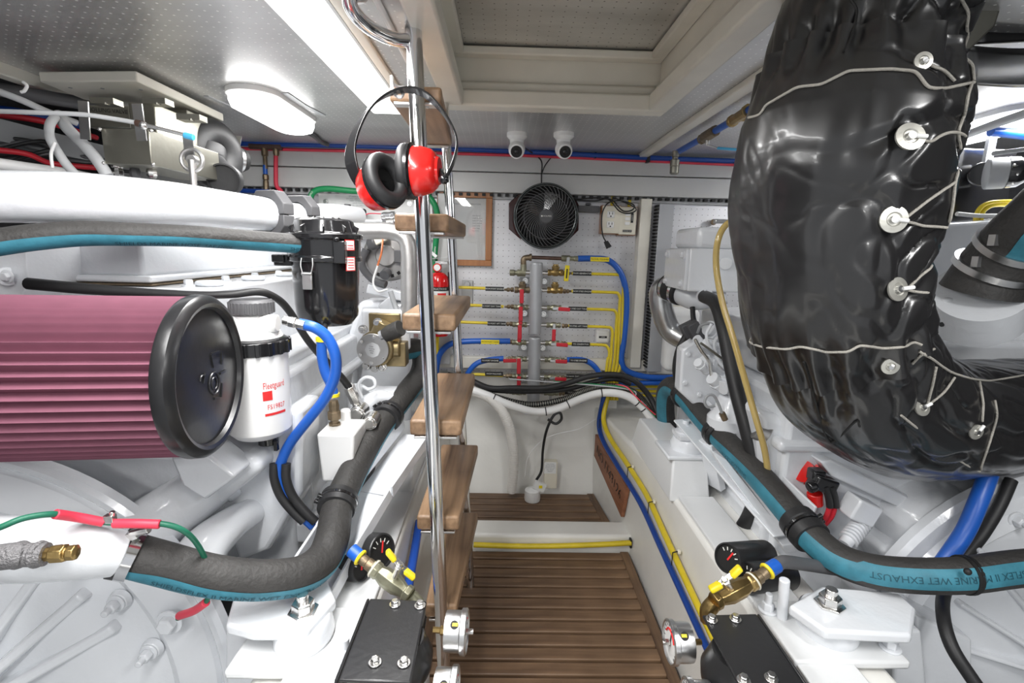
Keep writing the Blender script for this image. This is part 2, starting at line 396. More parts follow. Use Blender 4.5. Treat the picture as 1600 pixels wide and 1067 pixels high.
# right ceiling light well and grey ceiling conduit beyond it
# ================================================================ shared builders for hoses
def stripe(pts, r, d, w, n=6, lift=.0006, nseg=7):
    """a coloured stripe lying on a hose, on the side facing d"""
    p = crm(pts, n); m_ = len(p); rs = lerpr(r, m_); vs = []; fs = []; ds = []
    for i in range(m_):
        t = (p[min(i+1, m_-1)]-p[max(i-1, 0)]).normalized(); dd = V(d(i/(m_-1))) if callable(d) else V(d)
        u = (dd-t*dd.dot(t)).normalized(); q = t.cross(u); ds.append((t, u, q))
        for k in range(nseg):
            a = -w+2*w*k/(nseg-1); vs.append(p[i]+(u*math.cos(a)+q*math.sin(a))*(rs[i]+lift))
    for i in range(m_-1):
        for k in range(nseg-1): fs.append((i*nseg+k, i*nseg+k+1, (i+1)*nseg+k+1, (i+1)*nseg+k))
    L = [0]
    for i in range(1, m_): L.append(L[-1]+(p[i]-p[i-1]).length)
    def fn(s, h, rr=lift*2):
        s = max(0, min(L[-1]-1e-5, s)); i = 0
        while i < m_-2 and L[i+1] < s: i += 1
        f = (s-L[i])/max(1e-6, L[i+1]-L[i]); c = p[i].lerp(p[i+1], f)
        t, u, q = [a.lerp(b_, f).normalized() for a, b_ in zip(ds[i], ds[i+1])]; R_ = rs[i]; a = h/R_
        return c+(u*math.cos(a)+q*math.sin(a))*(R_+rr)
    return vs, fs, L[-1], fn
def striped_hose(name, pts, r, d, w, label, cat, words=(), size=.012, flip=False, seg=24, group=None):
    t = thing(name, pts[0], label, cat, group)
    MB().sweep(pts, r, seg).build('hose_body', m['hose'], t)
    vs, fs, L, fn = stripe(pts, r, d, w); b = MB().add(vs, fs)
    b.build('stripe', m['teal'], t, label='teal stripe')
    if words:
        for (s0, txt, h) in words:
            b = MB(); text(b, txt, (0, 0, 0), (1, 0, 0), (0, 1, 0), size, fn=lambda x, y: fn(s0+x, h-y, .0014))
            b.build('hose_lettering', m['tealink'], t, ang=80)
    return t
def simple_hose(name, pts, r, mt, label, cat='hose', group=None, seg=12, n=6):
    return tag(MB().sweep(pts, r, seg, n).build(name, m[mt]), label, cat, group)
def cushion_clamp(name, c, ax, r, label, nub, group=None, w=.02):
    """black rubber lined clamp round a hose with screw ears"""
    c = V(c); ax = V(ax).normalized(); nb = V(nub); nb = (nb-ax*nb.dot(ax)).normalized(); sd = ax.cross(nb)
    t = thing(name, c, label, 'clamp', group)
    b = MB(); b.lathe(c-ax*w, ax, [(r, 0), (r+.007, .002), (r+.009, w*.75), (r+.005, w*.9), (r+.005, w*1.1), (r+.009, w*1.25), (r+.007, w*2-.002), (r, w*2)], 32)
    b.build('clamp_band', m['rubber'], t)
    MB().lathe(c-ax*.003, ax, [(r+.006, 0), (r+.0085, 0), (r+.0085, .006), (r+.006, .006)], 32).build('tie_strap', m['bplastic'], t)
    for s in (-1, 1): MB().cyl(c+nb*(r+.004)+sd*s*.009-ax*.004, c+nb*(r+.015)+sd*s*.009-ax*.004, .0055, seg=12).build('screw_knob', m['bplastic'], t, bevel=.001)
    return t
def camdir(p, a=0): return (CP-V(p)).normalized()
# ================================================================ port (left) engine: one casting group
E1 = thing('marine_engine', (-.75, 1.1, .33), 'large white diesel engine on the left side behind the pleated air filter', 'engine')
ew = m['ewhite']
def pr(px, Y, d): # prism traced in pixels on the plane Y and extruded d metres back
    return [at(x, y, Y) for x, y in px], (0, d, 0)
# cylinder block with side ribs
b = MB().box((-.74, 1.44, .50), (.52, .72, .50)); b.box((-.74, 1.44, .36), (.58, .70, .06)); b.box((-.74, 1.44, .66), (.56, .74, .03))
for i in range(4): b.box((-.478, 1.15+i*.18, .50), (.03, .03, .30))
b.build('engine_block', ew, E1, bevel=.012, bseg=3)
b = MB().box((-.84, 1.46, .845), (.44, .78, .19)); b.box((-.76, 1.44, .76), (.50, .82, .03))
for i in range(4): b.cyl((-.67, 1.15+i*.2, .94), (-.67, 1.15+i*.2, .952), .03)
b.build('cylinder_head', ew, E1, bevel=.008, bseg=3)
b = MB().box((-.945, 1.475, .998), (.32, .74, .075)); b.box((-.93, 1.475, .955), (.34, .77, .016)); b.box((-.80, 1.40, 1.0), (.03, .02, .06))
b.build('valve_cover', ew, E1, bevel=.018, bseg=3)
b = MB().box((-.93, 1.475, .944), (.342, .772, .004)); b.build('cover_gasket', m['bronze'], E1)
for i in range(5): MB().bolt((-.70, 1.12+i*.15, .94), (0, 0, 1), .009, .012).build('cover_bolt', ew, E1)
# intake box at the far left, behind the striped hose
b = MB().prism(*pr([(-60, 372), (38, 372), (44, 440), (30, 470), (-60, 470)], .98, .14))
b.cyl(at(12, 432, .975), at(12, 432, .99), .018); b.bolt(at(12, 432, .97), (0, -1, 0), .009, .008)
b.build('intake_elbow', ew, E1, bevel=.01, bseg=3)
b = MB().box(at(75, 412, 1.6), (.30, .05, .16)).box(at(60, 400, 1.5), (.10, .3, .03)); b.build('turbo_heat_shield', ew, E1, bevel=.006)
# flywheel bell housing: flange ring, inner cone, ribs
hc = at(-40, 1130, .80); hc.z = .20; BX = hc.x
b = MB()
b.lathe((BX, .86, hc.z), (0, -1, 0), [(.47, 0), (.47, .02), (.462, .028), (.452, .028), (.445, .022), (.44, .03), (.40, .05), (.385, .052), (.37, .045), (.34, .05), (.30, .075), (.24, .085), (.16, .09), (.01, .09)], 96)
b.build('bell_housing', ew, E1, ang=28)
b = MB()
for a in (28, 42, 56, 70, 86):
    r_ = math.radians(a); dx, dz = math.cos(r_), math.sin(r_)
    b.hexa([(BX+dx*.12-dz*.014, .80, hc.z+dz*.12+dx*.014), (BX+dx*.12+dz*.014, .80, hc.z+dz*.12-dx*.014), (BX+dx*.33+dz*.014, .82, hc.z+dz*.33-dx*.014), (BX+dx*.33-dz*.014, .82, hc.z+dz*.33+dx*.014)],
           [(BX+dx*.12-dz*.009, .735, hc.z+dz*.12+dx*.009), (BX+dx*.12+dz*.009, .735, hc.z+dz*.12-dx*.009), (BX+dx*.33+dz*.009, .785, hc.z+dz*.33-dx*.009), (BX+dx*.33-dz*.009, .785, hc.z+dz*.33+dx*.009)])
b.build('housing_rib', ew, E1, bevel=.005, bseg=3)
for a in (16, 34, 49, 64, 80):
    r_ = math.radians(a); p = V((BX+math.cos(r_)*.355, .812, hc.z+math.sin(r_)*.355))
    b = MB().cyl(p, p+V((0, -.012, 0)), .02, .017); b.bolt(p+V((0, -.012, 0)), (0, -1, 0), .011, .014); b.cyl(p, p+V((0, -.042, 0)), .006, seg=12)
    b.build('housing_bolt', ew, E1, bevel=.0015)
# castings behind the bell housing: sloping gear case and bosses
b = MB().prism(*pr([(-40, 705), (180, 700), (395, 712), (412, 735), (330, 800), (300, 960), (-40, 960)], .96, .2)); b.build('rear_gear_case', ew, E1, bevel=.02, bseg=4)
b = MB().cyl(at(340, 748, 1.02), at(200, 850, .84), .052, .060, 36).cyl(at(352, 738, 1.03), at(330, 755, 1.01), .06, .06, 36)
b.build('starter_body', ew, E1, bevel=.008, bseg=3)
b = MB().sweep([at(392, 800, 1.02), at(362, 818, .95), at(318, 858, .86), at(300, 900, .82)], [.030, .034, .042, .044], 28); b.build('casting_boss', ew, E1)
b = MB().prism(*pr([(265, 714), (322, 708), (368, 745), (320, 782), (285, 760)], .90, .08)); b.build('inspection_plate', ew, E1, bevel=.006)
b = MB().prism(*pr([(375, 730), (425, 700), (440, 640), (470, 640), (470, 770), (420, 860), (372, 880), (345, 800), (325, 785)], 1.02, .12)); b.build('oil_cooler_housing', ew, E1, bevel=.012, bseg=3)
b = MB().bolt(at(266, 971, .80), (0, -1, 0), .016, .014); b.build('ground_bolt', ew, E1, bevel=.001)
# aft end frame (behind the reservoir): gear cover with round fittings
b = MB().prism(*pr([(560, 470), (640, 470), (648, 560), (640, 660), (600, 700), (520, 700), (520, 590)], 1.62, .12)); b.build('front_gear_cover', ew, E1, bevel=.02, bseg=3)
b = MB()
for (x, y, Y, r) in ((557, 648, 1.22, .021), (577, 662, 1.18, .018)):
    c = at(x, y, Y); b.cyl(c+V((0, .05, 0)), c, r).cyl(c, c-V((0, .004, 0)), r*.75)
b.build('pump_plug', m['zinc'], E1, bevel=.002)
b = MB(); c = at(585, 632, 1.3)
b.sweep([at(548, 660, 1.3), at(570, 636, 1.3), at(590, 622, 1.32), at(612, 628, 1.35)], [.03, .026, .022, .024], 20); b.cyl(at(560, 600, 1.34), at(552, 655, 1.3), .014); b.box(at(600, 615, 1.38), (.07, .06, .03)); b.box(at(575, 655, 1.28), (.05, .05, .05))
b.build('fuel_lift_pump', ew, E1, bevel=.006, bseg=3)
b = MB().sweep(path((566, 622, 1.28), (560, 602, 1.28), (570, 590, 1.28), (583, 592, 1.28), (586, 603, 1.28), (576, 608, 1.28), (566, 603, 1.28)), .0045, 10); b.build('primer_loop', ew, E1)
# white water pipe lying across the housing
b = MB().sweep([at(-60, 858, .66), at(60, 858, .665), at(140, 860, .68), at(188, 865, .70)], [.046, .046, .040, .033], 36)
b.cyl(at(60, 860, .62), at(66, 860, .60), .02); b.build('water_outlet_pipe', ew, E1, bevel=.002)
# engine foot over the rubber mount
b = MB(); zt = .415
b.prism([atz(372, 905, zt), atz(512, 905, zt), atz(525, 935, zt), atz(480, 985, zt), atz(395, 985, zt), atz(352, 975, zt)], (0, 0, -.022))
b.prism([at(352, 975, .80), at(400, 985, .80), at(400, 1120, .80), at(352, 1120, .80)], (0, .12, 0)); b.build('engine_foot', ew, E1, bevel=.006, bseg=3)
def lift(o): pass
# --- rubber engine mount with studs
def engine_mount(cx, cy, z0, lab, fl=1):
    t = thing('engine_mount', (cx, cy, z0), lab, 'engine mount')
    b = MB().box((cx, cy, z0+.008), (.20, .15, .016)); b.build('base_plate', m['bed'], t, bevel=.005)
    b = MB().lathe((cx, cy, z0+.016), (0, 0, 1), [(.050, 0), (.052, .008), (.048, .032), (.044, .037), (.02, .038)], 36, (1.1, .95)); b.build('isolator_dome', m['ewhite'], t)
    b = MB().cyl((cx, cy, z0+.03), (cx, cy, z0+.098), .010, seg=16).lathe((cx, cy, z0+.065), (0, 0, 1), [(.026, 0), (.026, .004), (.019, .005), (.019, .018), (.017, .02)], 6); b.build('adjusting_stud', m['zinc'], t, bevel=.001)
    for s in (-1, 1):
        b = MB().bolt((cx+s*.085*fl, cy-s*.045, z0+.016), (0, 0, 1), .012, .014).cyl((cx+s*.085*fl, cy-s*.045, z0+.02), (cx+s*.085*fl, cy-s*.045, z0+.052), .007, seg=12); b.build('hold_down_bolt', m['ewhite'], t, bevel=.001)
    return t
p = atz(474, 955, .415); engine_mount(p.x, p.y, SZ, 'white engine mount with an upright stud at the bottom left')
b = MB()
b.box((-.29, 1.0, SZ+.004), (.10, 1.1, .008)); tag(b.build('stringer_cap', m['bed'], bevel=.003), 'white painted engine bed rail below the lower left hose', 'engine bed')
# pedestal of the forward left mount
b = MB(); p0 = atz(655, 700, .45)
b.hexa([(-.36, 1.30, SZ), (-.245, 1.30, SZ), (-.245, 1.75, SZ), (-.36, 1.75, SZ)], [(-.355, 1.36, .455), (-.25, 1.36, .455), (-.25, 1.72, .455), (-.355, 1.72, .455)])
tag(b.build('mount_pedestal', m['bed'], bevel=.006, bseg=3), 'white pedestal on the left engine bed beside the wooden ladder', 'pedestal')
# ================================================================ red pleated air filter
c = at(335, 587, .80); r0 = .131; AX = c.x
t = thing('air_filter', c, 'big wine red pleated cylinder air filter with a black end cap', 'air filter')
b = MB(); n = 50; prof = []
for k in range(n*6):
    ph = (k % 6)/6; prof.append((6.283185*k/(n*6), (r0-.016)+.0145*(.5+.5*math.cos(6.283185*ph))**1.3))
xs = [AX-.75, AX-.4, AX-.02]; vs = []
for x in xs:
    for a, r in prof: vs.append((x, c.y+math.cos(a)*r, c.z+math.sin(a)*r))
N_ = len(prof); b.add(vs, [(i*N_+k, i*N_+(k+1) % N_, (i+1)*N_+(k+1) % N_, (i+1)*N_+k) for i in range(2) for k in range(N_)])
b.build('pleated_element', m['pleat'], t, ang=60)
b = MB().lathe((AX-.045, c.y, c.z), (1, 0, 0), [(r0-.012, .015), (r0+.0, .017), (r0+.002, .022), (r0+.001, .036), (r0-.004, .042), (r0-.012, .045), (r0-.018, .043), (r0-.021, .036), (r0-.026, .037), (.04, .040), (.001, .040)], 80)
b.build('end_cap', m['pleatrub'], t, ang=32)
b = MB(); X1 = AX-.0045
def emb(y0, z0, y1, z1, w=.004): b.bar((X1, c.y+y0, c.z+z0), (X1, c.y+y1, c.z+z1), w, .003, (1, 0, 0))
emb(.005, .035, .01, .012); emb(.005, .035, .035, .033); emb(.045, .032, .04, .01); emb(-.02, .01, -.028, -.006); emb(.03, -.004, .05, -.004); emb(.035, -.022, .028, -.045); emb(.002, -.04, .02, -.045)
b.torus((X1, c.y+.008, c.z-.015), (1, 0, 0), .018, .0018, 28, 6); b.torus((X1, c.y+.008, c.z-.015), (1, 0, 0), .010, .0015, 24, 6); b.torus((X1, c.y-.03, c.z+.0), (1, 0, 0), .008, .0015, 16, 6, 0, 3)
b.build('embossed_marks', m['pleatrub'], t)
t.rotation_euler.z = .11
# ================================================================ upper left: white charge air pipe with black clamps
pts = path((-60, 305, .88), (0, 307, .90), (130, 310, .94), (260, 318, 1.03), (340, 326, 1.13), (425, 336, 1.26))
t = thing('charge_air_pipe', pts[0], 'thick glossy white air pipe running above the striped hose at upper left', 'pipe')
MB().sweep(pts, [.043, .044, .045, .043, .041, .039], 40).build('pipe_body', m['ewhite'], t)
MB().sweep(path((432, 336, 1.28), (470, 338, 1.36), (520, 335, 1.5), (560, 338, 1.62)), [.034, .033, .030, .028], 32).build('pipe_extension', m['ewhite'], t)
def split_clamp(c, ax, r, w, lab):
    ax = V(ax).normalized(); sd = ax.cross(V((0, 0, 1))).normalized(); up = sd.cross(ax)
    t = thing('pipe_clamp', c, lab, 'clamp')
    for s, nm in ((1, 'upper_jaw'), (-1, 'lower_jaw')):
        b = MB(); R2 = r+.016; vs = []; k_ = 12
        poly = [(-R2, 0), (-R2, R2*.45), (-R2*.5, R2), (R2*.5, R2), (R2, R2*.45), (R2, 0)]
        inn = [(r*math.cos(math.pi*i/k_), r*math.sin(math.pi*i/k_)) for i in range(k_+1)]
        vs2 = poly+inn; P = [V(c)+sd*x+up*(y*s+s*.001)-ax*w/2 for x, y in vs2]; b.add(P+[q+ax*w for q in P], [])
        M2 = len(vs2); o = 0
        for i in range(M2):
            j = (i+1) % M2; b.f.append([i, j, M2+j, M2+i]); b.mi.append(0)
        b.f.append(list(range(M2))); b.mi.append(0); b.f.append([M2+i for i in range(M2)][::-1]); b.mi.append(0)
        b.build(nm, m['dgrey'], t, bevel=.002)
    for s in (-1, 1): MB().cyl(V(c)+sd*s*(r+.008)-up*.012, V(c)+sd*s*(r+.008)+up*.02, .005, seg=12).build('clamp_bolt', m['black'], t)
split_clamp(at(424, 336, 1.26), at(432, 336, 1.28)-at(340, 326, 1.13), .040, .034, 'nearer dark grey split clamp around the thick white air pipe')
split_clamp(at(470, 338, 1.36), at(480, 338, 1.38)-at(432, 336, 1.28), .035, .032, 'farther dark grey split clamp around the white air pipe, above the black canister')
pts = path((-60, 388, .84), (0, 378, .86), (60, 370, .88), (130, 365, .91), (200, 366, .94), (300, 369, 1.0), (400, 376, 1.09), (505, 384, 1.17))
striped_hose('breather_hose', pts, [.0225, .0225, .0225, .022, .021, .0205, .021, .021], lambda f: V((.35, -1, -.9)), .62,
  'black hose with teal stripe running into the black canister at upper left', 'hose', [(.62, 'SHIELDSFLEX II MARINE WET EXHAUST', -.002), (.30, 'SHIELDS MARINE HOSE  SAE J2006', .004)], .0125, flip=False)
# black crankcase filter canister
c = at(510, 430, 1.2); zt_, zb_ = at(510, 352, 1.2).z, at(510, 505, 1.2).z; zm = at(510, 405, 1.2).z
t = thing('oil_mist_canister', (c.x, c.y, zb_), 'glossy black crankcase filter canister with ribbed lid and wire latch', 'filter canister')
MB().lathe((c.x, c.y, zb_), (0, 0, 1), [(.03, -.002), (.055, 0), (.070, .02), (.073, .05), (.076, zm-zb_)], 48).build('bowl', m['bplastic'], t)
b = MB().lathe((c.x, c.y, zm), (0, 0, 1), [(.078, -.006), (.083, -.004), (.083, .006), (.080, .008), (.081, .045), (.086, .048), (.086, .058), (.074, .062), (.066, .088), (.06, .092), (.001, .094)], 48)
for k in range(10):
    a = k*.628; b.bar((c.x+.03*math.cos(a), c.y+.03*math.sin(a), zm+.090), (c.x+.078*math.cos(a), c.y+.078*math.sin(a), zm+.066), .004, .016)
b.build('ribbed_lid', m['bplastic'], t, bevel=.0015)
hp = at(506, 384, 1.175); b = MB().lathe(hp-V((.012, .01, 0)), (hp-at(450, 380, 1.13)), [(.024, -.01), (.026, -.006), (.026, .01), (.03, .03)], 28); b.build('inlet_collar', m['rubber'], t)
b = MB(); lx, ly = at(484, 425, 1.13).x, 1.118
for s in (-1, 1): b.sweep([(lx+s*.012, ly, zm+.004), (lx+s*.013, ly-.004, zm-.012), (lx+s*.009, ly-.006, zm-.03)], .0016, 8)
b.build('latch_wire', m['steel'], t)
b = MB().box((lx, ly-.004, zm-.046), (.022, .006, .038)).cyl((lx-.012, ly-.006, zm-.030), (lx+.012, ly-.006, zm-.030), .004, seg=12); b.build('latch_plate', m['steel'], t, bevel=.002)
for zz, lab in ((zm+.034, 'red and white arrow sticker'), (zm-.006+.008, 'red and white text sticker')):
    b = MB(); th0 = -.95
    def cylp(u, z, r_=.0838): a = th0+u/r_; return V((c.x+r_*math.sin(-a)*-1*1, 0, 0))
    def sp(u, v, rr, z0=zz): a = -.62+u/.084; return V((c.x-math.sin(a)*-rr, c.y-math.cos(a)*rr, z0+v))
    def sp(u, v, rr, z0=zz): a = 1.0+u/.084; return V((c.x+math.sin(a)*rr, c.y-math.cos(a)*rr, z0+v))
    hh = .012 if zz > zm+.02 else .016
    zc = zz if zz > zm+.02 else zm-.008
    b.m = 0; b.grid(lambda u, v: sp((u-.5)*.026, (v-.5)*2*hh, .0868, zc), 6, 1)
    b.m = 1; b.grid(lambda u, v: sp((u-.5)*.022, (v-.5)*2*(hh-.002), .0872, zc), 6, 1)
    b.m = 0
    for q in range(4 if hh > .014 else 2): b.grid(lambda u, v: sp((u-.5)*.016, -hh*.55+q*.006+(v-.5)*.0018, .0876, zc), 4, 1)
    b.build('warning_sticker', [m['labelred'], m['paper']], t, label=lab)
b = MB().box((c.x+.055, c.y-.062, zm+.018), (.026, .02, .05)).cyl((c.x+.05, c.y-.07, zm+.042), (c.x+.05, c.y-.07, zm+.05), .008, seg=6); b.build('lid_lug', m['bplastic'], t, bevel=.002)
b = MB().box((c.x-.075, c.y+.0, zm-.004), (.075, .05, .026)).box((c.x-.10, c.y, zm+.0), (.03, .06, .018)); b.build('mounting_arm', m['bplastic'], t, bevel=.003)
# ================================================================ white spin-on fuel filter
c = at(402, 600, 1.0); z = lambda y: at(410, y, .965).z
t = thing('fuel_filter', (c.x, c.y, z(690)), 'white spin-on fuel filter with red lettering and black collar beside the air filter', 'fuel filter')
MB().lathe((c.x, c.y, z(690)), (0, 0, 1), [(.03, 0), (.048, .004), (.061, .018), (.062, .04), (.062, z(556)-z(690))], 48).build('filter_can', m['plastic'], t)
b = MB().lathe((c.x, c.y, z(556)), (0, 0, 1), [(.062, 0), (.0655, .002), (.0655, .027), (.058, .031)], 48)
for k in range(18): a = k*.349; b.box((c.x+.0655*math.cos(a), c.y+.0655*math.sin(a), z(556)+.014), (.008, .008, .026), Matrix.Rotation(a, 3, 'Z'))
b.build('collar', m['bplastic'], t, bevel=.001)
b = MB().lathe((c.x, c.y, z(532)), (0, 0, 1), [(.056, 0), (.05, .012), (.034, .02), (.034, .045), (.03, .05)], 36)
b.cyl((c.x-.07, c.y-.02, z(508)), (c.x+.055, c.y-.01, z(508)), .018).cyl((c.x+.04, c.y-.01, z(508)), (c.x+.05, c.y-.01, z(508)), .020, seg=6); b.build('filter_head', m['plastic'], t, bevel=.003)
b = MB().lathe((c.x, c.y, z(494)), (0, 0, 1), [(.038, 0), (.041, .003), (.041, .024), (.037, .029), (.001, .030)], 40)
for k in range(30): a = k*.2094; b.box((c.x+.041*math.cos(a), c.y+.041*math.sin(a), z(494)+.013), (.003, .004, .022), Matrix.Rotation(a, 3, 'Z'))
b.build('vent_cap', m['dgrey'], t, bevel=.0006)
b = MB().cyl((c.x+.015, c.y, z(690)-.018), (c.x+.015, c.y, z(690)+.002), .020, seg=14).box((c.x+.035, c.y-.01, z(690)-.018), (.008, .01, .022)); b.build('drain_knob', m['bplastic'], t, bevel=.001)
def onf(x, y, a0, zc, rr=.0626): a = a0+x/.062; return V((c.x+math.sin(a)*rr, c.y-math.cos(a)*rr, zc+y))
a0 = .98
b = MB(); text(b, 'Fleetguard', (0, 0, 0), (1, 0, 0), (0, 1, 0), .0125, fn=lambda x, y: onf(x*.86, y*1.5, a0, z(601)))
text(b, 'FS19827', (0, 0, 0), (1, 0, 0), (0, 1, 0), .0105, fn=lambda x, y: onf(x*1.05, y*1.35, a0+.03, z(634)))
b.grid(lambda u, v: onf(-.024+u*.018, (v-.5)*.019, a0, z(616)), 6, 1); b.grid(lambda u, v: onf(-.022+u*.044, (v-.5)*.0052, a0, z(645)), 10, 1)
b.build('red_lettering', m['labelred'], t, ang=80, label='red lettering and square')
# hex fitting and swivel at the filter outlet
b = MB().cyl(at(443, 500, .945), at(456, 503, .945), .009).lathe(at(452, 502, .945), at(470, 507, .945)-at(450, 502, .945), [(.011, 0), (.011, .012), (.009, .014), (.0095, .03)], 6)
b.build('outlet_fitting', m['zinc'], t, bevel=.0008)
simple_hose('fuel_hose', path((468, 506, .95), (492, 512, .95), (512, 528, .955), (524, 556, .96), (523, 588, .97), (508, 622, .98), (480, 658, .99), (455, 690, 1.0), (442, 715, 1.0), (436, 738, 1.0), (442, 765, 1.0), (462, 795, 1.0), (490, 822, 1.0)), .0108, 'blue', 'bright blue fuel hose looping down from the white fuel filter')
pts = path((434, 724, .995), (434, 748, .99), (444, 775, .99), (464, 800, .99), (480, 815, .99))
tag(MB().sweep([q+V((-.007, 0, 0)) for q in pts], .0095, 14).sweep([q+V((.018, .0, .0)) for q in pts], .0095, 14).build('hose_sleeve', m['rubber']), 'black split rubber sleeve around the lower end of the bright blue fuel hose', 'hose sleeve')
simple_hose('drain_hose', path((503, 531, 1.1), (503, 555, 1.1), (508, 580, 1.1), (517, 600, 1.1), (521, 616, 1.1)), .0115, 'blue', 'short blue hose with yellow collars between the black canister and brass fitting')
b = MB().cyl(at(503, 527, 1.1), at(503, 533, 1.1), .0135).cyl(at(521, 614, 1.1), at(521, 619, 1.1), .0135); tag(b.build('hose_collar', m['ycap']), 'yellow end collars of the short blue hose', 'hose collar')
simple_hose('oil_pipe', path((508, 505, 1.15), (506, 520, 1.12), (505, 530, 1.1)), .007, 'rubber', 'small black stub pipe under the black canister', 'pipe')
# black cable bundle running over the air filter
simple_hose('cable_loom', path((44, 443, .97), (120, 450, .96), (200, 456, .96), (300, 461, .96), (360, 460, .97), (405, 456, 1.0), (432, 466, 1.04), (452, 486, 1.08), (480, 530, 1.12), (510, 565, 1.16), (534, 590, 1.2), (546, 606, 1.22)), [.0115, .011, .009, .0075, .0075, .0075, .008, .008, .009, .009, .009], 'rubber', 'black cable loom passing over the air filter and down behind the blue hoses', 'cable')
b = MB().cyl(at(545, 603, 1.22), at(556, 628, 1.24), .014, seg=6).cyl(at(556, 628, 1.24), at(562, 645, 1.25), .011); tag(b.build('hose_fitting', m['zinc'], bevel=.001), 'plated hex fitting at the lower end of the black cable loom', 'fitting')
# white header box with brass fitting
z1 = at(494, 678, 1.08).z; A = at(494, 678, 1.08); B = at(553, 680, 1.08); zb = at(500, 753, 1.08).z; yb = atz(513, 653, z1).y
t = thing('coolant_tank', ((A.x+B.x)/2, 1.12, zb), 'small white box tank with a brass fitting on its lid beside the striped hose', 'tank')
b = MB().hexa([(A.x+.008, A.y, zb), (B.x-.008, A.y, zb), (B.x-.004, yb, zb), (A.x+.012, yb, zb)], [(A.x, A.y, z1), (B.x, A.y, z1), (B.x, yb, z1), (A.x, yb, z1)]); b.build('tank_body', m['plastic'], t, bevel=.006, bseg=3)
zz = z1; px_ = atz(523, 664, z1)
b = MB().lathe(px_, (0, 0, 1), [(.014, 0), (.014, .006), (.010, .008), (.010, .014), (.016, .016), (.016, .034), (.012, .036), (.013, .05), (.010, .062)], 8); b.build('brass_fitting', m['bronze'], t, bevel=.001)
p = atz(540, 655, z1); MB().lathe(p, (0, 0, 1), [(.013, 0), (.013, .022), (.010, .026), (.001, .027)], 20).build('filler_cap', m['plastic'], t)
# big lower left striped hose
pts = path((205, 867, .715), (250, 879, .72), (315, 896, .735), (370, 904, .75), (425, 905, .77), (472, 897, .80), (504, 874, .85), (519, 840, .90), (527, 795, .98), (543, 755, 1.05), (566, 711, 1.14), (592, 668, 1.24), (618, 635, 1.34), (641, 606, 1.44), (656, 585, 1.52), (660, 560, 1.56), (650, 545, 1.56), (630, 547, 1.5), (616, 550, 1.46))
striped_hose('wet_exhaust_hose', pts, .0325, lambda f: V((.75, -.7, -.75)), .50,
  'thick black hose with teal stripe curving along the lower left past the ladder', 'hose', [(.17, 'SHIELDSFLEX II MARINE WET EXHAUST', -.001), (.72, 'SHIELDSFLEX II MARINE', 0)], .014, flip=False, seg=32)
t = thing('hose_clamp', at(190, 866, .7), 'steel worm-drive hose clamp on the near end of the lower left hose', 'hose clamp')
ax = at(230, 874, .716)-at(190, 866, .705); cc = at(199, 866, .711)
MB().band(cc+ax.normalized()*.006, ax, .0365, .015, .0022).build('band', m['chrome'], t)
b = MB().box(cc+V((.012, -.008, .036)), (.034, .014, .012), Matrix.Rotation(-.35, 3, 'Y')).cyl(cc+V((.018, -.01, .042)), cc+V((.046, -.01, .050)), .006, seg=10); b.build('screw_housing', m['zinc'], t, bevel=.001)
MB().band(cc-ax.normalized()*.007, ax, .0362, .013, .002).build('rubber_liner', m['rubber'], t)
i_ = crm(pts, 6)
cushion_clamp('cushion_clamp', at(528, 787, .995), at(543, 755, 1.05)-at(521, 825, .93), .0325, 'black cushion clamp halfway along the lower left hose', (-1, 0, .6))
cushion_clamp('cushion_clamp', at(606, 650, 1.29), at(618, 635, 1.34)-at(592, 668, 1.24), .0325, 'black cushion clamp on the lower left hose close to the ladder', (-.7, 0, 1))
# channel bracket carrying the hose
b = MB(); P = [at(452, 895, .86), at(500, 822, .97), at(560, 735, 1.10), at(630, 650, 1.33)]
for i in range(3):
    a_, c_ = P[i]+V((0, 0, -.012)), P[i+1]+V((0, 0, -.012)); d_ = (c_-a_).normalized(); s_ = d_.cross(V((0, 0, 1))).normalized()
    b.bar(a_, c_, .006, .05); b.bar(a_+s_*.085+V((0, 0, -.03)), c_+s_*.085+V((0, 0, -.03)), .006, .03); b.bar(a_+s_*.043+V((0, 0, -.042)), c_+s_*.043+V((0, 0, -.042)), .085, .006)
tag(b.build('hose_tray', m['ewhite'], bevel=.0015), 'white metal tray carrying the thick lower left hose', 'bracket')
# green bonding wire with red shrink sleeves
t = thing('ground_wire', at(160, 812, .68), 'green ground wire with red shrink sleeves over the white water pipe', 'wire')
MB().sweep(path((-40, 838, .595), (0, 824, .60), (40, 809, .615), (90, 803, .64), (130, 810, .675), (165, 816, .68), (200, 818, .68), (250, 818, .69), (285, 828, .70), (308, 850, .72), (325, 885, .74), (328, 915, .735), (322, 940, .73), (300, 956, .75), (278, 966, .77)), .0042, 12).build('wire_core', m['gwire'], t)
for l in (((86, 803, .638), (120, 808, .662), (162, 816, .679)), ((178, 818, .68), (215, 818, .682), (250, 819, .688)), ((322, 941, .728), (303, 954, .745), (280, 962, .766))):
    MB().sweep(path(*l), .0068, 14).build('shrink_sleeve', m['shrink'], t, bevel=.001)
b = MB().box(at(172, 810, .68), (.014, .01, .012)).cyl(at(175, 806, .68), at(176, 799, .68), .004, seg=8); b.build('wire_lug', m['zinc'], t, bevel=.001)
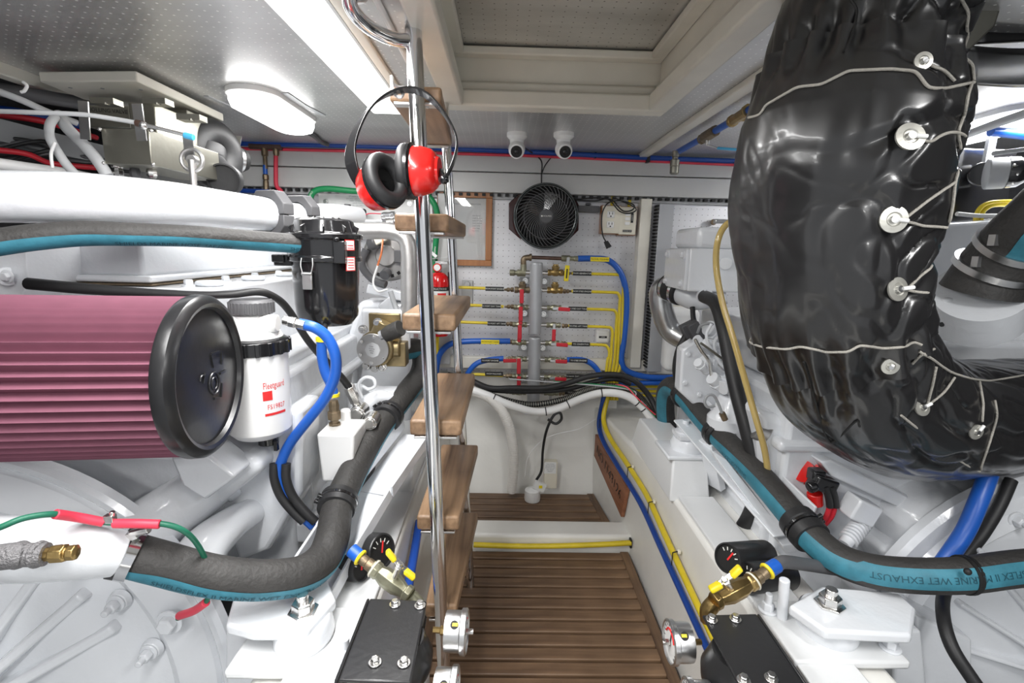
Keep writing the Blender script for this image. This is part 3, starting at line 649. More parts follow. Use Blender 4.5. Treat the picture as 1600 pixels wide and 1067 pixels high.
# braided hose with brass fitting at far left
t = thing('braided_hose', at(20, 866, .6), 'grey braided hose with brass end fitting at the lower left edge', 'hose')
b = MB().sweep(path((-70, 880, .57), (20, 868, .575), (32, 867, .58)), .016, 20); b.torus(at(30, 867, .58), (1, 0, 0), .011, .0065, 24, 10); b.build('braid', m['braid'], t)
b = MB().cyl(at(34, 867, .58), at(72, 866, .585), .0145, seg=20).torus(at(60, 866, .583), (1, 0, 0), .012, .005, 20, 8); b.build('ferrule', m['braid'], t)
MB().lathe(at(72, 866, .585), (1, .15, 0), [(.009, 0), (.009, .006), (.0115, .007), (.0115, .022), (.008, .024), (.010, .026), (.010, .034), (.006, .036)], 8).build('brass_nut', m['brass'], t, bevel=.0008)
# ================================================================ alternator, steel pipe, raw water pump
c = at(602, 400, 1.6)
t = thing('alternator', c, 'grey alternator with slotted housing and an orange and white wire, left of the ladder', 'alternator')
b = MB().lathe(c+V((0, .10, 0)), (0, -1, 0), [(.078, 0), (.082, .004), (.082, .06), (.076, .075), (.070, .082), (.001, .084)], 48); b.build('housing', m['alu'], t)
MB().lathe(c+V((0, .022, 0)), (0, -1, 0), [(.032, 0), (.034, .012), (.030, .018), (.001, .018)], 32).build('bearing_cap', m['alu'], t)
for k in range(18):
    a = k*.349+.1; p = c+V((math.cos(a)*.060, .0155, math.sin(a)*.060)); q = c+V((math.cos(a)*.070, .0175, math.sin(a)*.070))
    if 3 < k < 14 and k % 4: continue
    MB().bar(p, q, .010, .004, (0, 1, 0)).build('vent_slot', m['black'], t)
b = MB().box(c+V((.045, .0, .0)), (.03, .03, .04)); b.build('regulator', m['dgrey'], t, bevel=.003)
b = MB().box(c+V((-.01, -.01, .055)), (.05, .03, .03), Matrix.Rotation(-.5, 3, 'Y')); b.build('terminal_block', m['ivory'], t, bevel=.004)
MB().cyl(c+V((-.045, 0, .035)), c+V((-.02, -.015, .045)), .02).build('output_boot', m['dgrey'], t, bevel=.004)
MB().cyl(c+V((.005, 0, -.05)), c+V((-.0, -.02, -.06)), .016).sweep([c+V((-.06, .0, .02)), c+V((-.075, 0, -.03)), c+V((-.045, .01, -.075)), c+V((.0, 0, -.09))], .012, 12).build('cable_boot', m['dgrey'], t)
MB().sweep(path((598, 372, 1.53), (596, 395, 1.5), (590, 415, 1.5)), .003, 8).build('orange_wire', m['orange'], t)
MB().sweep(path((590, 415, 1.5), (583, 440, 1.5), (590, 455, 1.5), (605, 452, 1.52)), .0032, 8).build('white_wire', m['plastic'], t)
MB().bar(at(575, 450, 1.62), at(660, 470, 1.62), .03, .03).bar(at(600, 470, 1.6), at(625, 500, 1.6), .02, .05).build('alternator_bracket', m['ewhite'], t, bevel=.004)
simple_hose('steel_pipe', path((520, 361, 1.45), (570, 361, 1.45), (605, 361, 1.45), (628, 368, 1.45), (638, 388, 1.45), (639, 430, 1.45), (639, 480, 1.45), (638, 510, 1.45)), .0235, 'alu', 'bent bare metal pipe arching over the alternator and down behind the ladder', 'pipe', seg=24)
simple_hose('harness_hose', path((610, 455, 1.5), (618, 480, 1.5), (628, 505, 1.48), (630, 515, 1.46)), .008, 'mgrey', 'thin grey hose below the alternator', 'hose')
c = at(582, 547, 1.36)
t = thing('water_pump', c, 'bronze raw water pump with a round grey cover plate left of the ladder', 'pump')
b = MB().lathe(c+V((.01, .06, 0)), (-.12, -1, 0), [(.048, 0), (.05, .03), (.052, .045), (.048, .05)], 36)
b.box(c+V((.035, .06, -.02)), (.10, .05, .07)).cyl(c+V((.01, .03, .03)), c+V((.03, .03, .075)), .026).cyl(c+V((.03, .04, 0)), c+V((.07, .04, .0)), .026).box(c+V((.02, .07, .06)), (.09, .02, .07)); b.build('pump_body', m['pumpbrass'], t, bevel=.006, bseg=3)
b = MB().lathe(c+V((0, .008, 0)), (-.12, -1, 0), [(.046, 0), (.046, .005), (.045, .006), (.001, .006)], 48); b.build('cover_plate', m['alu'], t)
b = MB()
for k in range(6): a = k*1.047+.4; b.bolt(c+V((math.cos(a)*.038, .002, math.sin(a)*.038)), (-.12, -1, 0), .0035, .003)
b.build('cover_screws', m['zinc'], t)
b = MB().lathe(c+V((.0, .0015, 0)), (-.12, -1, 0), [(.022, 0), (.022, .0008), (.001, .0008)], 8); b.build('data_plate', m['duct'], t)
b = MB()
for q in range(4): text(b, ('PUMP', '10-24578', 'SERIAL', '0042')[q], c+V((-.002, -.0015, .010-q*.006)), (1, -.12, -.15), (0, 0, 1), .0045)
b.build('plate_lettering', m['dkink'], t)
for dx, dz in ((-.03, .055), (.012, .075), (.0, -.055), (-.022, -.05), (.022, -.052)): MB().bolt(c+V((dx, .02, dz)), (0, -1, 0), .009, .01).build('flange_bolt', m['zinc'], t)
b = MB().box(c+V((.02, .085, .045)), (.14, .02, .12)); b.build('pump_flange', m['ewhite'], t, bevel=.012, bseg=3)
t = thing('pump_hose', at(605, 518, 1.36), 'short black hose with steel clamp on top of the bronze pump', 'hose')
MB().cyl(at(600, 524, 1.38), at(626, 512, 1.36), .0225).build('hose_body', m['hose'], t, bevel=.002)
MB().band(at(602, 523, 1.38), at(626, 512, 1.36)-at(600, 524, 1.38), .023, .010, .0015).build('clamp_band', m['chrome'], t)
t = thing('hose_clamp', at(612, 551, 1.45), 'steel clamp where the thick left hose joins the bronze pump', 'hose clamp')
MB().band(at(613, 551, 1.452), at(640, 548, 1.53)-at(613, 551, 1.455), .034, .014, .0016).build('band', m['chrome'], t)
# ================================================================ teak gratings in the well
def grating(y0, y1, xl, xr0, xr1, lab, pitch=.047):
    t = thing('teak_grating', ((xl+xr0)/2, (y0+y1)/2, -.04), lab, 'floor grating')
    n = int((y1-y0)/pitch)
    for k in range(n):
        y = y0+(k+.5)*(y1-y0)/n; f = (y-y0)/(y1-y0); xr = xr0+(xr1-xr0)*f
        MB().box(((xl+xr-.03)/2, y, -.012), (xr-.03-xl, (y1-y0)/n-.009, .024)).build('slat', m['grate'], t, bevel=.003)
    b = MB().hexa([(xr0-.034, y0, -.030), (xr0-.004, y0, -.030), (xr1-.004, y1, -.030), (xr1-.034, y1, -.030)], [(xr0-.034, y0, .002), (xr0-.004, y0, .002), (xr1-.004, y1, .002), (xr1-.034, y1, .002)])
    b.build('stile', m['gratey'], t, bevel=.003)
    MB().box((xl-.004, (y0+y1)/2, -.014), (.03, y1-y0, .032)).build('stile', m['gratey'], t, bevel=.003)
    b = MB()
    for x in (xl+.12, (xl+xr0)/2, xr0-.12): b.box((x, (y0+y1)/2, -.032), (.03, y1-y0, .016))
    b.build('cross_bearer', m['black'], t)
grating(.35, 1.575, -.18, .462, .462, 'long teak grating floor in the well in front of the white step')
grating(1.69, 1.995, -.18, .446, .415, 'short teak grating behind the white step at the foot of the back slope')
# ================================================================ ladder
L0 = at(640, -40, .95); L1 = at(692, 1010, .97)
t = thing('ladder', (L1.x, 1.15, -.0), 'steel pole ladder with wooden treads standing in the well', 'ladder')
dn = (L1-L0).normalized(); Lb = L1+dn*((L1.z)/-dn.z)
MB().sweep([L0+V((0, 0, .05)), Lb], .0148, 28, 1).build('pole', m['chrome'], t)
f0, f1 = at(692, 128, 1.39), at(718, 600, 1.39); fd = (f1-f0).normalized(); fb = f1+fd*(f1.z/-fd.z)
MB().sweep([f0, fb], .0125, 24, 1).build('pole', m['chrome'], t)
b = MB().lathe(f0, fd, [(.012, -.012), (.016, -.010), (.016, 0), (.0145, .002), (.0145, .03)], 24)
b.sweep([f0, at(688, 112, 1.36), at(672, 60, 1.25), at(650, -10, 1.08)], .008, 14); b.build('upper_rod', m['chrome'], t)
b = MB().sweep([at(640, 64, .95), at(612, 60, .93), at(582, 46, .91), at(560, 28, .885), at(547, 8, .865), at(543, -14, .85)], .0115, 20); b.build('standoff_bracket', m['chrome'], t)
b = MB().lathe(V((at(543, -14, .85).x, .85, 1.419)), (0, 0, -1), [(.03, 0), (.03, .004), (.013, .006)], 24); b.build('ceiling_flange', m['chrome'], t)
TR = [(160, 608, 690, 660, 706, 1.0), (362, 616, 701, 668, 728, 1), (517, 628, 712, 675, 735, 1), (681, 640, 721, 683, 742, 1), (829, 651, 717, 690, 747, 1), (966, 664, 713, 696, 747, 1)]
for yb_, a_, c_, d_, e_, _ in TR:
    z0 = at(668, yb_, .975).z; h = .034
    if yb_ == 160: h = .028
    yn, yf = .975, 1.372
    P = [at(a_, yb_, yn).x, at(c_, yb_, yn).x]; Q = [at(d_, 388+(yb_-388)*.71, yf).x, at(e_, 388+(yb_-388)*.71, yf).x]
    bo = [(P[0], yn, z0), (P[1], yn, z0), (Q[1], yf, z0), (Q[0], yf, z0)]
    MB().hexa(bo, [(x, y, z+h) for x, y, z in bo]).build('tread', m['teak'], t, bevel=.006, bseg=3)
    MB().box(((P[0]+P[1])/2, yn+.008, z0-.003), (P[1]-P[0]-.018, .022, .005)).cyl(((P[0]+P[1])/2+.02, yn+.008, z0-.008), ((P[0]+P[1])/2+.02, yn+.008, z0), .004, seg=8).build('tread_bracket', m['steel'], t, bevel=.001)
    MB().box(((Q[0]+Q[1])/2, yf-.01, z0-.003), (Q[1]-Q[0]-.01, .022, .005)).build('tread_bracket', m['steel'], t, bevel=.001)
# ================================================================ ear defenders hanging from a hook on the pole
em = thing('ear_defenders', at(640, 150, .87), 'red and black ear defenders hanging by their headband from the ladder', 'ear defenders')
bp = [at(*q) for q in ((573, 302, .84), (558, 280, .83), (549, 255, .83), (548, 232, .84), (557, 203, .85), (575, 172, .865), (603, 149, .88), (635, 140, .89), (663, 147, .89), (688, 170, .88), (706, 198, .87), (714, 222, .86), (711, 245, .85), (702, 268, .84), (694, 280, .83))]
bp = crm(bp, 5); b = MB(); n_ = len(bp); vs = []; fs = []
for i in range(n_):
    tt = (bp[min(i+1, n_-1)]-bp[max(i-1, 0)]).normalized(); f = i/(n_-1)
    wd_ = V((1-.95*min(1, f*1.5), -.35-.65*f, .1)); wd_ = (wd_-tt*wd_.dot(tt)).normalized(); nn = tt.cross(wd_)
    hw = (.0125-.004*f)*min(1, .6+3*min(f, 1-f)); th_ = .0018
    for a, c in ((-1, -1), (1, -1), (1, 1), (-1, 1)): vs.append(bp[i]+wd_*a*hw+nn*c*th_)
for i in range(n_-1):
    for k in range(4): fs.append((i*4+k, i*4+(k+1) % 4, i*4+4+(k+1) % 4, i*4+4+k))
fs += [(3, 2, 1, 0), tuple(len(vs)-4+k for k in range(4))]
b.add(vs, fs); b.build('headband', m['bplastic'], em, bevel=.0006)
def muff(px, py, Y, nrm, nm):
    c = at(px, py, Y); n = V(nrm).normalized() # n = outward (shell side)
    u, w, n = frame(n)
    cup = MB().lathe(c+n*.012, n, [(.034, -.006), (.037, 0), (.0375, .004), (.036, .016), (.032, .030), (.026, .037), (.022, .039), (.020, .043), (.001, .044)], 40, (.88, 1.06)).build('cup', m['red'], em)
    b = MB().torus(c, n, .0305, .0115, 40, 14, sc=(.88, 1.06)); b.build('cushion', m['rubber'], cup); MB().lathe(c, n, [(.026, .004), (.026, .006), (.001, .006)], 32, (.88, 1.06)).build('foam_liner', m['black'], cup)
    b = MB().lathe(c+n*.008, n, [(.036, -.004), (.0425, -.003), (.0425, .002), (.038, .005)], 40, (.88, 1.06)); b.build('rim', m['bplastic'], cup)
    return c, n
rgt = CR; upv = CU; bk = -cf
lc, ln = muff(604, 281, .81, -(bk*.80+rgt*.95+upv*.30), 'l')
rc, rn = muff(636, 268, .85, (bk*.12+rgt*1.0-upv*.02), 'r')
for q0, q1 in ((bp[0], lc+ln*.035), (bp[-1], rc+rn*.055)):
    MB().cyl(q0, q1, .005, seg=12).ball(q0, .008).build('pivot', m['bplastic'], em)
t = thing('hook', at(612, 130, .9), 'small white hook holding the ear defenders on the pole', 'hook')
MB().sweep([at(612, 119, .915), at(613, 135, .905), at(618, 148, .89), at(626, 152, .885), at(630, 146, .90)], .0028, 10).build('hook_wire', m['white'], t)
MB().sweep([at(612, 130, .91), at(622, 136, .925), at(634, 137, .94)], .0028, 10).build('hook_shank', m['white'], t)
# ================================================================ back wall: fan
FY = 2.04; c = at(853, 338, FY-.05); R0 = 49/776*FY*.98
b = MB().prism([at(x, y, 2.10) for x, y in ((795, 318), (812, 301), (895, 304), (904, 322), (903, 360), (884, 379), (812, 373), (795, 358))], (0, -.018, 0))
tag(b.build('fan_board', m['maroon'], bevel=.002), 'dark maroon octagonal board behind the round fan', 'board')
t = thing('fan', c+V((0, .06, 0)), 'round black fan with spiral grille on the back wall', 'fan')
MB().lathe(c+V((0, .07, 0)), (0, -1, 0), [(.02, -.02), (.07, -.02), (.10, 0), (R0-.006, .03), (R0-.004, .058), (R0-.010, .058), (R0-.012, .03), (.09, .006), (.01, .0)], 56).build('shell', m['rubber'], t)
MB().torus(c+V((0, .005, 0)), (0, 1, 0), R0-.003, .0042, 64, 10).torus(c+V((0, -.002, 0)), (0, 1, 0), R0-.010, .0022, 64, 8).build('rim', m['rimm'], t)
b = MB()
for k in range(40):
    a0_ = k*6.283185/40; P = []
    for q in range(8):
        f = q/7; r = .024+(R0-.012-.024)*f; a = a0_+1.05*f**.8
        P.append(c+V((math.cos(a)*r, -.012*math.cos(f*1.5), math.sin(a)*r)))
    b.sweep(P, .0013, 6, 1)
b.torus(c+V((0, -.006, 0)), (0, 1, 0), R0*.68, .0012, 56, 6)
b.build('grille', m['dgrey'], t)
MB().lathe(c+V((0, -.008, 0)), (0, -1, 0), [(.026, 0), (.027, .004), (.024, .007), (.001, .008)], 36).build('hub_badge', m['dgrey'], t)
b = MB(); text(b, 'HOLMES', c+V((.004, -.0165, 0)), (1, 0, 0), (0, 0, 1), .0085); b.box(c+V((-.017, -.0162, 0)), (.006, .001, .006)); b.build('badge_lettering', m['ink'], t, ang=80)
b = MB()
for k in range(5):
    a = k*1.2566; P = [c+V((math.cos(a+.0)*.02, .035, math.sin(a)*.02)), c+V((math.cos(a-.25)*.1, .03, math.sin(a-.25)*.1)), c+V((math.cos(a+.35)*.105, .045, math.sin(a+.35)*.105)), c+V((math.cos(a+.6)*.02, .045, math.sin(a+.6)*.02))]; b.add(P, [(0, 1, 2, 3)])
b.build('blades', m['bplastic'], t)
# fan cord, junction box, outlet and switch plates
cord = path((893, 308, 2.05), (905, 311, 2.06), (930, 309, 2.06), (955, 312, 2.05), (965, 322, 2.04), (975, 330, 2.04), (988, 328, 2.04), (990, 320, 2.04), (972, 314, 2.04), (952, 316, 2.04), (942, 330, 2.04), (940, 350, 2.04), (942, 368, 2.04), (947, 378, 2.04))
t = thing('looped_flex', cord[-1], 'black power cord looping from the fan with its plug dangling', 'cord')
MB().sweep(cord, .0028, 8).sweep(path((893, 312, 2.07), (930, 314, 2.07), (950, 311, 2.06), (968, 330, 2.05), (985, 333, 2.05), (993, 325, 2.05), (960, 309, 2.05)), .0025, 8).build('cord_loop', m['rubber'], t)
MB().prism(path((944, 378, 2.03), (950, 376, 2.03), (956, 385, 2.03), (948, 389, 2.03)), (0, .012, 0)).build('plug', m['rubber'], t, bevel=.001)
b = MB().box(at(919, 327, 2.09), (.088, .03, .026)).box(at(919, 319, 2.09), (.02, .02, .008)); tag(b.build('junction_box', m['dgrey'], bevel=.002), 'small black junction block on the wall right of the fan', 'junction box')
def plate(x0, y0, x1, y1, nm, lab, cat):
    p, q = at(x0, y0, 2.06), at(x1, y1, 2.06); cc = (p+q)/2; w, h = abs(q.x-p.x), abs(p.z-q.z)
    t = thing(nm, (cc.x, 2.1, cc.z), lab, cat)
    MB().box((cc.x, 2.09, cc.z), (w+.004, .04, h+.004)).build('wood_box', m['frame'], t)
    MB().box((cc.x, 2.066, cc.z), (w, .008, h)).build('cover_plate', m['ivory'], t, bevel=.003)
    return t, cc, w, h
t, cc, w, h = plate(942, 321, 968, 365, 'wall_outlet', 'ivory double power outlet on the back wall beneath the looped cord', 'outlet')
for s in (-1, 1):
    r_ = MB().box((cc.x-.003, 2.060, cc.z+s*.020), (.030, .006, .026)).build('socket', m['plastic'], t, bevel=.003)
    for sx_ in (-.006, .006): MB().box((cc.x-.003+sx_, 2.0565, cc.z+s*.020+.004), (.0022, .002, .009)).build('slot', m['black'], r_)
    MB().cyl((cc.x-.003, 2.058, cc.z+s*.020-.007), (cc.x-.003, 2.0555, cc.z+s*.020-.007), .0028, seg=10).build('slot', m['black'], r_)
t, cc, w, h = plate(969, 323, 993, 367, 'switch_plate', 'ivory switch plate with three rockers next to the power outlet', 'switch')
for s in (-1, 0, 1): MB().box((cc.x-.002, 2.060, cc.z+.008+s*.018), (.020, .006, .013)).build('rocker', m['plastic'], t, bevel=.002)
MB().box((cc.x+.017, 2.0615, cc.z+.012), (.010, .002, .038)).build('label_tape', m['labelblk'], t); MB().box((cc.x, 2.0615, cc.z-.040), (.036, .002, .009)).build('label_tape', m['labelblk'], t)
b = MB(); text(b, 'ENGINE RM', (cc.x, 2.0600, cc.z-.040), (1, 0, 0), (0, 0, 1), .006); text(b, 'LIGHTS', (cc.x+.017, 2.0600, cc.z+.012), (0, 0, 1), (-1, 0, 0), .007); b.build('label_lettering', m['ink'], t)
for x in (958, 985):
    simple_hose('conduit_stub', path((x, 300, 2.09), (x-1, 312, 2.09), (x-2, 323, 2.085)), .007, 'yellow', 'yellow conduit stub running into the '+('outlet box' if x < 970 else 'switch box'), 'conduit', n=2)
# framed notice
p, q = at(683, 298, 2.08), at(768, 416, 2.08); cc = (p+q)/2; w, h = q.x-p.x, p.z-q.z
t = thing('framed_notice', (cc.x, 2.1, cc.z), 'orange wooden frame with a paper notice behind the ladder', 'picture frame')
for sx_, sz_, ww, hh in ((0, 1, w, .024), (0, -1, w, .024), (-1, 0, .026, h-.048), (1, 0, .026, h-.048)):
    MB().box((cc.x+sx_*(w/2-.013), 2.09, cc.z+sz_*(h/2-.012)), (ww, .03, hh)).build('frame_rail', m['frame'], t, bevel=.002)
pp = MB().box((cc.x, 2.098, cc.z), (w-.04, .004, h-.04)).build('notice_sheet', m['paper'], t)
b = MB(); text(b, 'ENGINE ROOM OPERATION', (cc.x+.01, 2.0955, cc.z+.10), (1, 0, 0), (0, 0, 1), .0085)
for k in range(7): text(b, ('start blower', 'check oil level', 'open sea cock', 'check coolant', 'check belts', 'check bilge', 'log hours')[k], (cc.x+.03, 2.0955, cc.z+.055-k*.010), (1, 0, 0), (0, 0, 1), .007, 'LEFT')
b.build('typed_lines', m['gink'], t)
MB().box((cc.x, 2.086, cc.z), (w-.05, .002, h-.046)).build('glazing', m['glass'], t)
# white control panel behind the alternator with a notice
p, q = at(497, 302, 2.06), at(676, 375, 2.06); cc = (p+q)/2
t = thing('notice_panel', (cc.x, 2.1, cc.z), 'white panel with a printed notice on the back wall left of the ladder', 'panel')
MB().box((cc.x, 2.085, cc.z), (q.x-p.x, .05, p.z-q.z)).build('panel_box', m['white'], t, bevel=.003)
a, b_ = at(541, 305, 2.05), at(579, 323, 2.05)
MB().box(((a+b_)/2).to_tuple()[0:1]+(2.058, ((a+b_)/2).z), (b_.x-a.x, .002, a.z-b_.z)).build('notice_card', m['paper'], t)
b = MB(); cx_, cz_ = (a.x+b_.x)/2, (a.z+b_.z)/2
for k, s in enumerate(('STARBOARD BANK', 'DO NOT SHUT DOWN FROM', 'HERE UNTIL ENGINES', 'HAVE COOLED', 'FOR TEN MINUTES')): text(b, s, (cx_, 2.0565, cz_+.017-k*.0085), (1, 0, 0), (0, 0, 1), .0075 if k else .009)
b.build('card_lettering', m['gink'], t)
for x, y in ((509, 315), (640, 318)): MB().bolt(at(x, y, 2.058), (0, -1, 0), .007, .004).build('panel_screw', m['steel'], t)
t = thing('sensor_pot', at(544, 345, 1.9), 'small grey sensor with black cap in front of the white panel', 'sensor')
MB().cyl(at(544, 345, 1.9), at(543, 329, 1.9), .018).build('body', m['duct'], t, bevel=.002)
MB().cyl(at(543, 329, 1.9), at(543, 319, 1.9), .012).build('cap', m['dgrey'], t, bevel=.002)
simple_hose('sensor_wire', path((528, 330, 1.88), (535, 332, 1.88), (545, 343, 1.87), (560, 342, 1.87), (575, 334, 1.88), (595, 334, 1.9)), .002, 'shrink', 'thin red wire beside the small grey sensor', 'wire', seg=8)
b = MB().cyl(at(568, 335, 2.04), at(568, 330, 2.0), .011); tag(b.build('indicator_stud', m['black'], bevel=.002), 'small black stud on the white panel', 'stud')
b = MB().cyl(at(598, 342, 1.7), at(618, 340, 1.7), .020).band(at(602, 342, 1.7), (1, 0, 0), .021, .012).band(at(614, 341, 1.7), (1, 0, 0), .021, .012); tag(b.build('pipe_coupling', m['chrome'], bevel=.001), 'shiny clamped coupling left of the second ladder tread', 'coupling')
b = MB().bar(at(528, 345, 1.8), at(600, 345, 1.8), .02, .008); b.cyl(at(535, 345, 1.8), at(535, 420, 1.8), .008).cyl(at(544, 345, 1.9), at(544, 346, 1.8), .006); b.build('support_bar', ew, E1, bevel=.001)
t = thing('green_hose', at(486, 335, 2.0), 'green hose with white print arching over the white panel', 'hose')
gp = path((489, 352, 1.98), (486, 330, 1.98), (485, 310, 1.98), (493, 298, 1.98), (515, 295, 1.98), (560, 299, 1.98), (620, 300, 1.98), (660, 302, 1.98), (678, 318, 1.98), (684, 345, 1.99), (680, 390, 2.0), (678, 430, 2.0))
MB().sweep(gp, .0115, 14).build('hose_body', m['ghose'], t)
_, _, L, fn = stripe(gp, .0115, (0, -1, 0), .5); b = MB()
for s0 in (.1, .35, .8, 1.0): text(b, 'MARINE GOLD', (0, 0, 0), (1, 0, 0), (0, 1, 0), .009, fn=lambda x, y: fn(s0+x, -y, .001))
b.build('hose_print', m['ink'], t)
# fire extinguisher
c = at(686, 525, 1.98); zt_ = at(686, 425, 1.98).z
t = thing('fire_extinguisher', c, 'red fire extinguisher on the back wall behind the ladder', 'fire extinguisher')
hgt = zt_-c.z
MB().lathe(c, (0, 0, 1), [(.02, 0), (.036, .003), (.040, .012), (.040, hgt-.04), (.036, hgt-.018), (.022, hgt-.003), (.014, hgt)], 40).build('cylinder', m['ext'], t)
b = MB()
def ec(u, v, z0, z1, rr, w=1.4): a = (u-.5)*2*w; return V((c.x+math.sin(a)*rr, c.y-math.cos(a)*rr, z0+(z1-z0)*v))
z0 = at(686, 455, 1.94).z
b.m = 0; b.grid(lambda u, v: ec(u, v, z0-.052, z0, .0406), 16, 1)
b.m = 1; b.grid(lambda u, v: ec(u, v, z0, z0+.016, .0407), 16, 1)
b.m = 2; b.grid(lambda u, v: ec(u*.55+.0, v, z0-.040, z0-.026, .0409, 1.1), 10, 1); b.grid(lambda u, v: ec(u*.4+.5, v, z0-.022, z0-.008, .0409, 1.1), 10, 1)
b.build('instruction_label', [m['paper'], m['labelblk'], m['labelred']], t)
b = MB(); text(b, 'INSTRUCTIONS', (0, 0, 0), (1, 0, 0), (0, 1, 0), .0105, fn=lambda x, y: V((c.x+math.sin(x/.04)*.0412, c.y-math.cos(x/.04)*.0412, z0+.008+y))); b.build('label_lettering', m['ink'], t)
zt2 = c.z+hgt
MB().cyl((c.x, c.y, zt2), (c.x, c.y, zt2+.03), .013).box((c.x+.012, c.y, zt2+.036), (.05, .016, .012)).build('valve_head', m['steel'], t, bevel=.002)
g = MB().cyl((c.x-.004, c.y-.012, zt2+.018), (c.x-.004, c.y-.022, zt2+.018), .0165).build('pressure_gauge', m['red'], t, bevel=.001)
MB().cyl((c.x-.004, c.y-.0222, zt2+.018), (c.x-.004, c.y-.0226, zt2+.018), .0125).build('gauge_face', m['dial'], g)
MB().bar((c.x-.03, c.y, zt2+.05), (c.x+.055, c.y-.005, zt2+.062), .014, .003).torus((c.x+.05, c.y, zt2+.06), (0, 1, .3), .016, .0013, 24, 6).build('lever', m['steel'], t)
MB().prism([(c.x-.035, c.y-.02, zt2+.075), (c.x-.010, c.y-.02, zt2+.055), (c.x-.002, c.y-.02, zt2+.063), (c.x-.026, c.y-.02, zt2+.083)], (0, .001, 0)).prism([(c.x+.045, c.y-.02, zt2+.0), (c.x+.075, c.y-.02, zt2-.03), (c.x+.079, c.y-.02, zt2-.02), (c.x+.05, c.y-.02, zt2+.012)], (0, .001, 0)).build('tag', m['paper'], t)
MB().cyl((c.x+.046, c.y+.01, zt2+.0), (c.x+.046, c.y+.01, c.z+.08), .012).build('nozzle_hose', m['rubber'], t)
b = MB().prism(path((722, 437, 2.105), (739, 438, 2.105), (738, 478, 2.105), (721, 477, 2.105)), (0, -.012, 0)).lathe(at(730, 444, 2.09), (0, -1, 0), [(.013, 0), (.011, .008), (.001, .009)], 20)
tag(b.build('clear_plate', m['duct'], bevel=.001), 'pale square socket plate beside the topmost left yellow hose', 'plate')
# ================================================================ fuel manifold
MY = 2.03
t = thing('fuel_manifold', at(838, 628, MY), 'vertical grey fuel manifold pipe with red handled valves on the back wall', 'manifold')
def mp(x, y, d=0): return at(x, y, MY-d)
for a, b_ in ((412, 521), (523, 628)):
    MB().lathe(mp(838-(b_-412)*.022, b_), mp(838-(a-412)*.022, a)-mp(838-(b_-412)*.022, b_), [(.020, -.001), (.0262, .001), (.0265, .006), (.0265, (b_-a)/776*MY*1.02-.008), (.0262, (b_-a)/776*MY*1.02-.003), (.024, (b_-a)/776*MY*1.02)], 36).build('pipe_section', m['lgrey'], t)
XC = lambda y: 837-(y-412)*.022
rows = [426, 453, 480, 507, 535, 561, 588, 613]
for i, y in enumerate(rows):
    s = MB().cyl(mp(XC(y)-19, y-.5), mp(XC(y)+19, y+.5), .0085, seg=16); s.build('nipple', m['zinc'], t)
for y in (440, 492, 546, 598):
    b = MB().box(mp(XC(y), y)+V((0, .045, 0)), (.125, .012, .03)); p_ = b.build('wall_bracket', m['duct'], t, bevel=.003)
    for s in (-1, 1): MB().bolt(mp(XC(y)+s*15, y+s*.5)+V((0, .038, 0)), (0, -1, 0), .008, .005).build('bracket_bolt', m['zinc'], p_)
def ball_valve(x, y, s, hd, hl=.055, mt='greenbrass'):
    """body on the row, handle direction hd in (x,z)"""
    c = mp(x, y); b = MB().lathe(c-V((.030, 0, 0)), (1, 0, 0), [(.010, 0), (.0115, .001), (.0115, .012), (.009, .014), (.012, .020), (.0135, .030), (.012, .040), (.009, .046), (.0115, .048), (.0115, .058), (.010, .060)], 8)
    b.cyl(c, c+V((0, -.022, 0)), .006, seg=12); v = b.build('ball_valve', m[mt], t, bevel=.0008)
    if hd:
        h = V((hd[0], 0, hd[1])); o = c+V((0, -.022, 0))
        MB().bar(o-h*.008, o+h*.022, .010, .003, (0, 1, 0)).cyl(o+V((0, .002, 0)), o-V((0, .004, 0)), .006, seg=6).build('handle_shank', m['steel'], v)
        MB().bar(o+h*.014-V((0, .004, 0)), o+h*(.014+hl)-V((0, .004, 0)), .0155, .008, (0, 1, 0)).build('handle', m['rred'], v, bevel=.003, bseg=3)
    return v
def check_valve(x, y, s, mt='bronze'):
    c = mp(x, y); b = MB().lathe(c-V((.032, 0, 0)), (1, 0, 0), [(.011, 0), (.0135, .001), (.0135, .014), (.011, .016), (.015, .026), (.015, .038), (.011, .048), (.0135, .050), (.0135, .063), (.011, .064)], 8)
    d = V((0, 0, 1)); b.lathe(c+d*.008, d, [(.0145, 0), (.0155, .010), (.0165, .012), (.0165, .017), (.012, .018), (.012, .024), (.010, .026)], 8); b.build('check_valve', m[mt], t, bevel=.001)
def reducer(x0, x1, y, mt='bronze'):
    a, b_ = mp(x0, y), mp(x1, y); d = b_-a; L = d.length
    MB().lathe(a, d, [(.009, 0), (.0105, .002), (.0105, L*.3), (.006, L*.34), (.006, L*.4), (.0095, L*.42), (.0095, L*.65), (.006, L*.72), (.0045, L)], 6).build('reducer', m[mt], t)
# left side
b = MB().lathe(mp(796, 426), (1, 0, 0), [(.006, 0), (.013, .002), (.013, .020), (.010, .022), (.010, .03), (.0145, .032), (.0145, .064), (.012, .066)], 8); b.cyl(mp(818, 426), mp(818, 413), .0125, seg=8); b.build('tee_fitting', m['greenbrass'], t, bevel=.001)
b = MB().sweep([mp(818, 414), mp(818, 406), mp(821, 403), mp(830, 402)], .0115, 16).lathe(mp(827, 402), (1, 0, -.01), [(.0145, 0), (.0145, .009), (.012, .010)], 16); b.build('elbow', m['bronze'], t)
MB().cyl(mp(830, 402), mp(880, 404), .0075, seg=16).build('cross_pipe', m['copper'], t)
b = MB().lathe(mp(877, 403.5), (1, 0, 0), [(.010, 0), (.0125, .002), (.0125, .034), (.009, .036), (.009, .05), (.011, .052), (.011, .078), (.009, .08)], 8); v = b.build('ball_valve', m['greenbrass'], t, bevel=.001)
